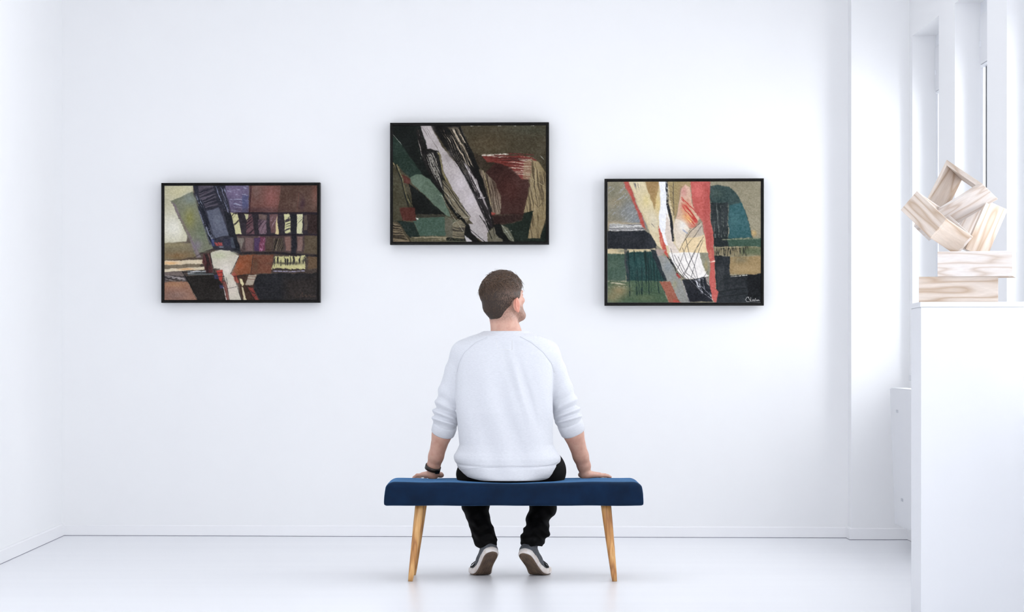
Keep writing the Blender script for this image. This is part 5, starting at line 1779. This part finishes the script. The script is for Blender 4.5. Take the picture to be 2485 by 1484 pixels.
    fin(tube_mesh('collar_lining', cl, .0042, 8, True), 'collar_lining', M_lin, t)
    # laces with hanging loops on the outer side
    vs = []
    bm = bmesh.new()
    def tube_into(pts, r):
        m_ = tube_mesh('t', pts, r, 6); bm.from_mesh(m_); bpy.data.meshes.remove(m_)
    for k in range(4):
        tt = .105 + .022 * k; zt = .078 - .0075 * k
        tube_into([W((tt, -.024, zt - .008)), W((tt + .003, -.012, zt)), W((tt + .004, 0, zt + .003)), W((tt + .003, .012, zt)), W((tt, .024, zt - .008))], .0022)
    tube_into([W((.150, .006, .066)), W((.158, .030, .060)), W((.172, .050, .047)), W((.185, .056, .036)), W((.176, .050, .032)), W((.165, .040, .043)), W((.152, .012, .062))], .0024)
    tube_into([W((.150, .0, .067)), W((.165, .026, .058)), W((.190, .046, .040)), W((.202, .052, .033))], .0022)
    me = bpy.data.meshes.new('laces'); bm.to_mesh(me); bm.free()
    fin(me, 'laces', M_lace, t)
    return t
shoe(((1171 - CX) / 529.5, 11.335, .0022), math.radians(19), -1, math.radians(41), 'left shoe, raised on its toes, sole towards the viewer')
shoe(((1303 - CX) / 529.5, 11.335, .0022), math.radians(-25), 1, math.radians(37), 'right shoe, heel turned in, laces hanging at its side')

# socks
M_sock = simple('black_sock', (.01, .01, .01), (.016, .016, .016), .9, 100)
for an, ax_ in ((anL, -.036), (anR, .142)):
    link('sock', tube_mesh('sock', [Vector(an) + Vector((0, -.004, .03)), Vector(an) + Vector((0, 0, -.01)), Vector((ax_, 11.272, .130))], [.030, .028, .025], 20), M_sock, man, smooth=True)

# ---- wristband on his left wrist
M_band = simple('dark_brown_strap', lin((40, 28, 22)), lin((26, 18, 15)), .5, 80)
M_scr = simple('black_glossy_case', (.004, .004, .004), rough=.12)
ax = (el_l - wr_l).normalized()
cen = P(1050.5, 1134, 11.336)
u = (P(1100, 1146, 11.3) - P(1000, 1128, 11.33)).normalized()
v = ax.cross(u).normalized(); u2 = u
vs, fs_ = [], []
N = 40
for k in range(N):
    an = 2 * math.pi * k / N
    dirn = u2 * math.cos(an) + v * math.sin(an)
    tilt = -.005 * math.cos(an)
    for rr, hh in ((.0335, -.0098), (.0368, -.0088), (.0368, .0088), (.0335, .0098)):
        vs.append(cen + dirn * rr + ax * (hh + tilt))
for k in range(N):
    for j in range(4):
        fs_.append((k * 4 + j, k * 4 + (j + 1) % 4, ((k + 1) % N) * 4 + (j + 1) % 4, ((k + 1) % N) * 4 + j))
me = mesh_py('wristband', vs, fs_)
bm = bmesh.new(); bm.from_mesh(me); bmesh.ops.recalc_face_normals(bm, faces=bm.faces); bm.to_mesh(me); bm.free()
wb = link('wristband', me, M_band, man, smooth=True)
bm = bmesh.new()
add_box(bm, (-.012, -.0028, -.0095), (.012, .0028, .0095), bevel=.002)
dn = (u2 * .72 - Vector((0, 1, 0)) * .70); dn = (dn - ax * dn.dot(ax)).normalized()
Mb = Matrix((ax.cross(dn).normalized(), dn, ax)).transposed().to_4x4(); Mb.translation = cen + dn * .0375 + ax * -.003
for q in bm.verts: q.co = Mb @ q.co
link('tracker_case', bm_mesh('tracker_case', bm), M_scr, wb)
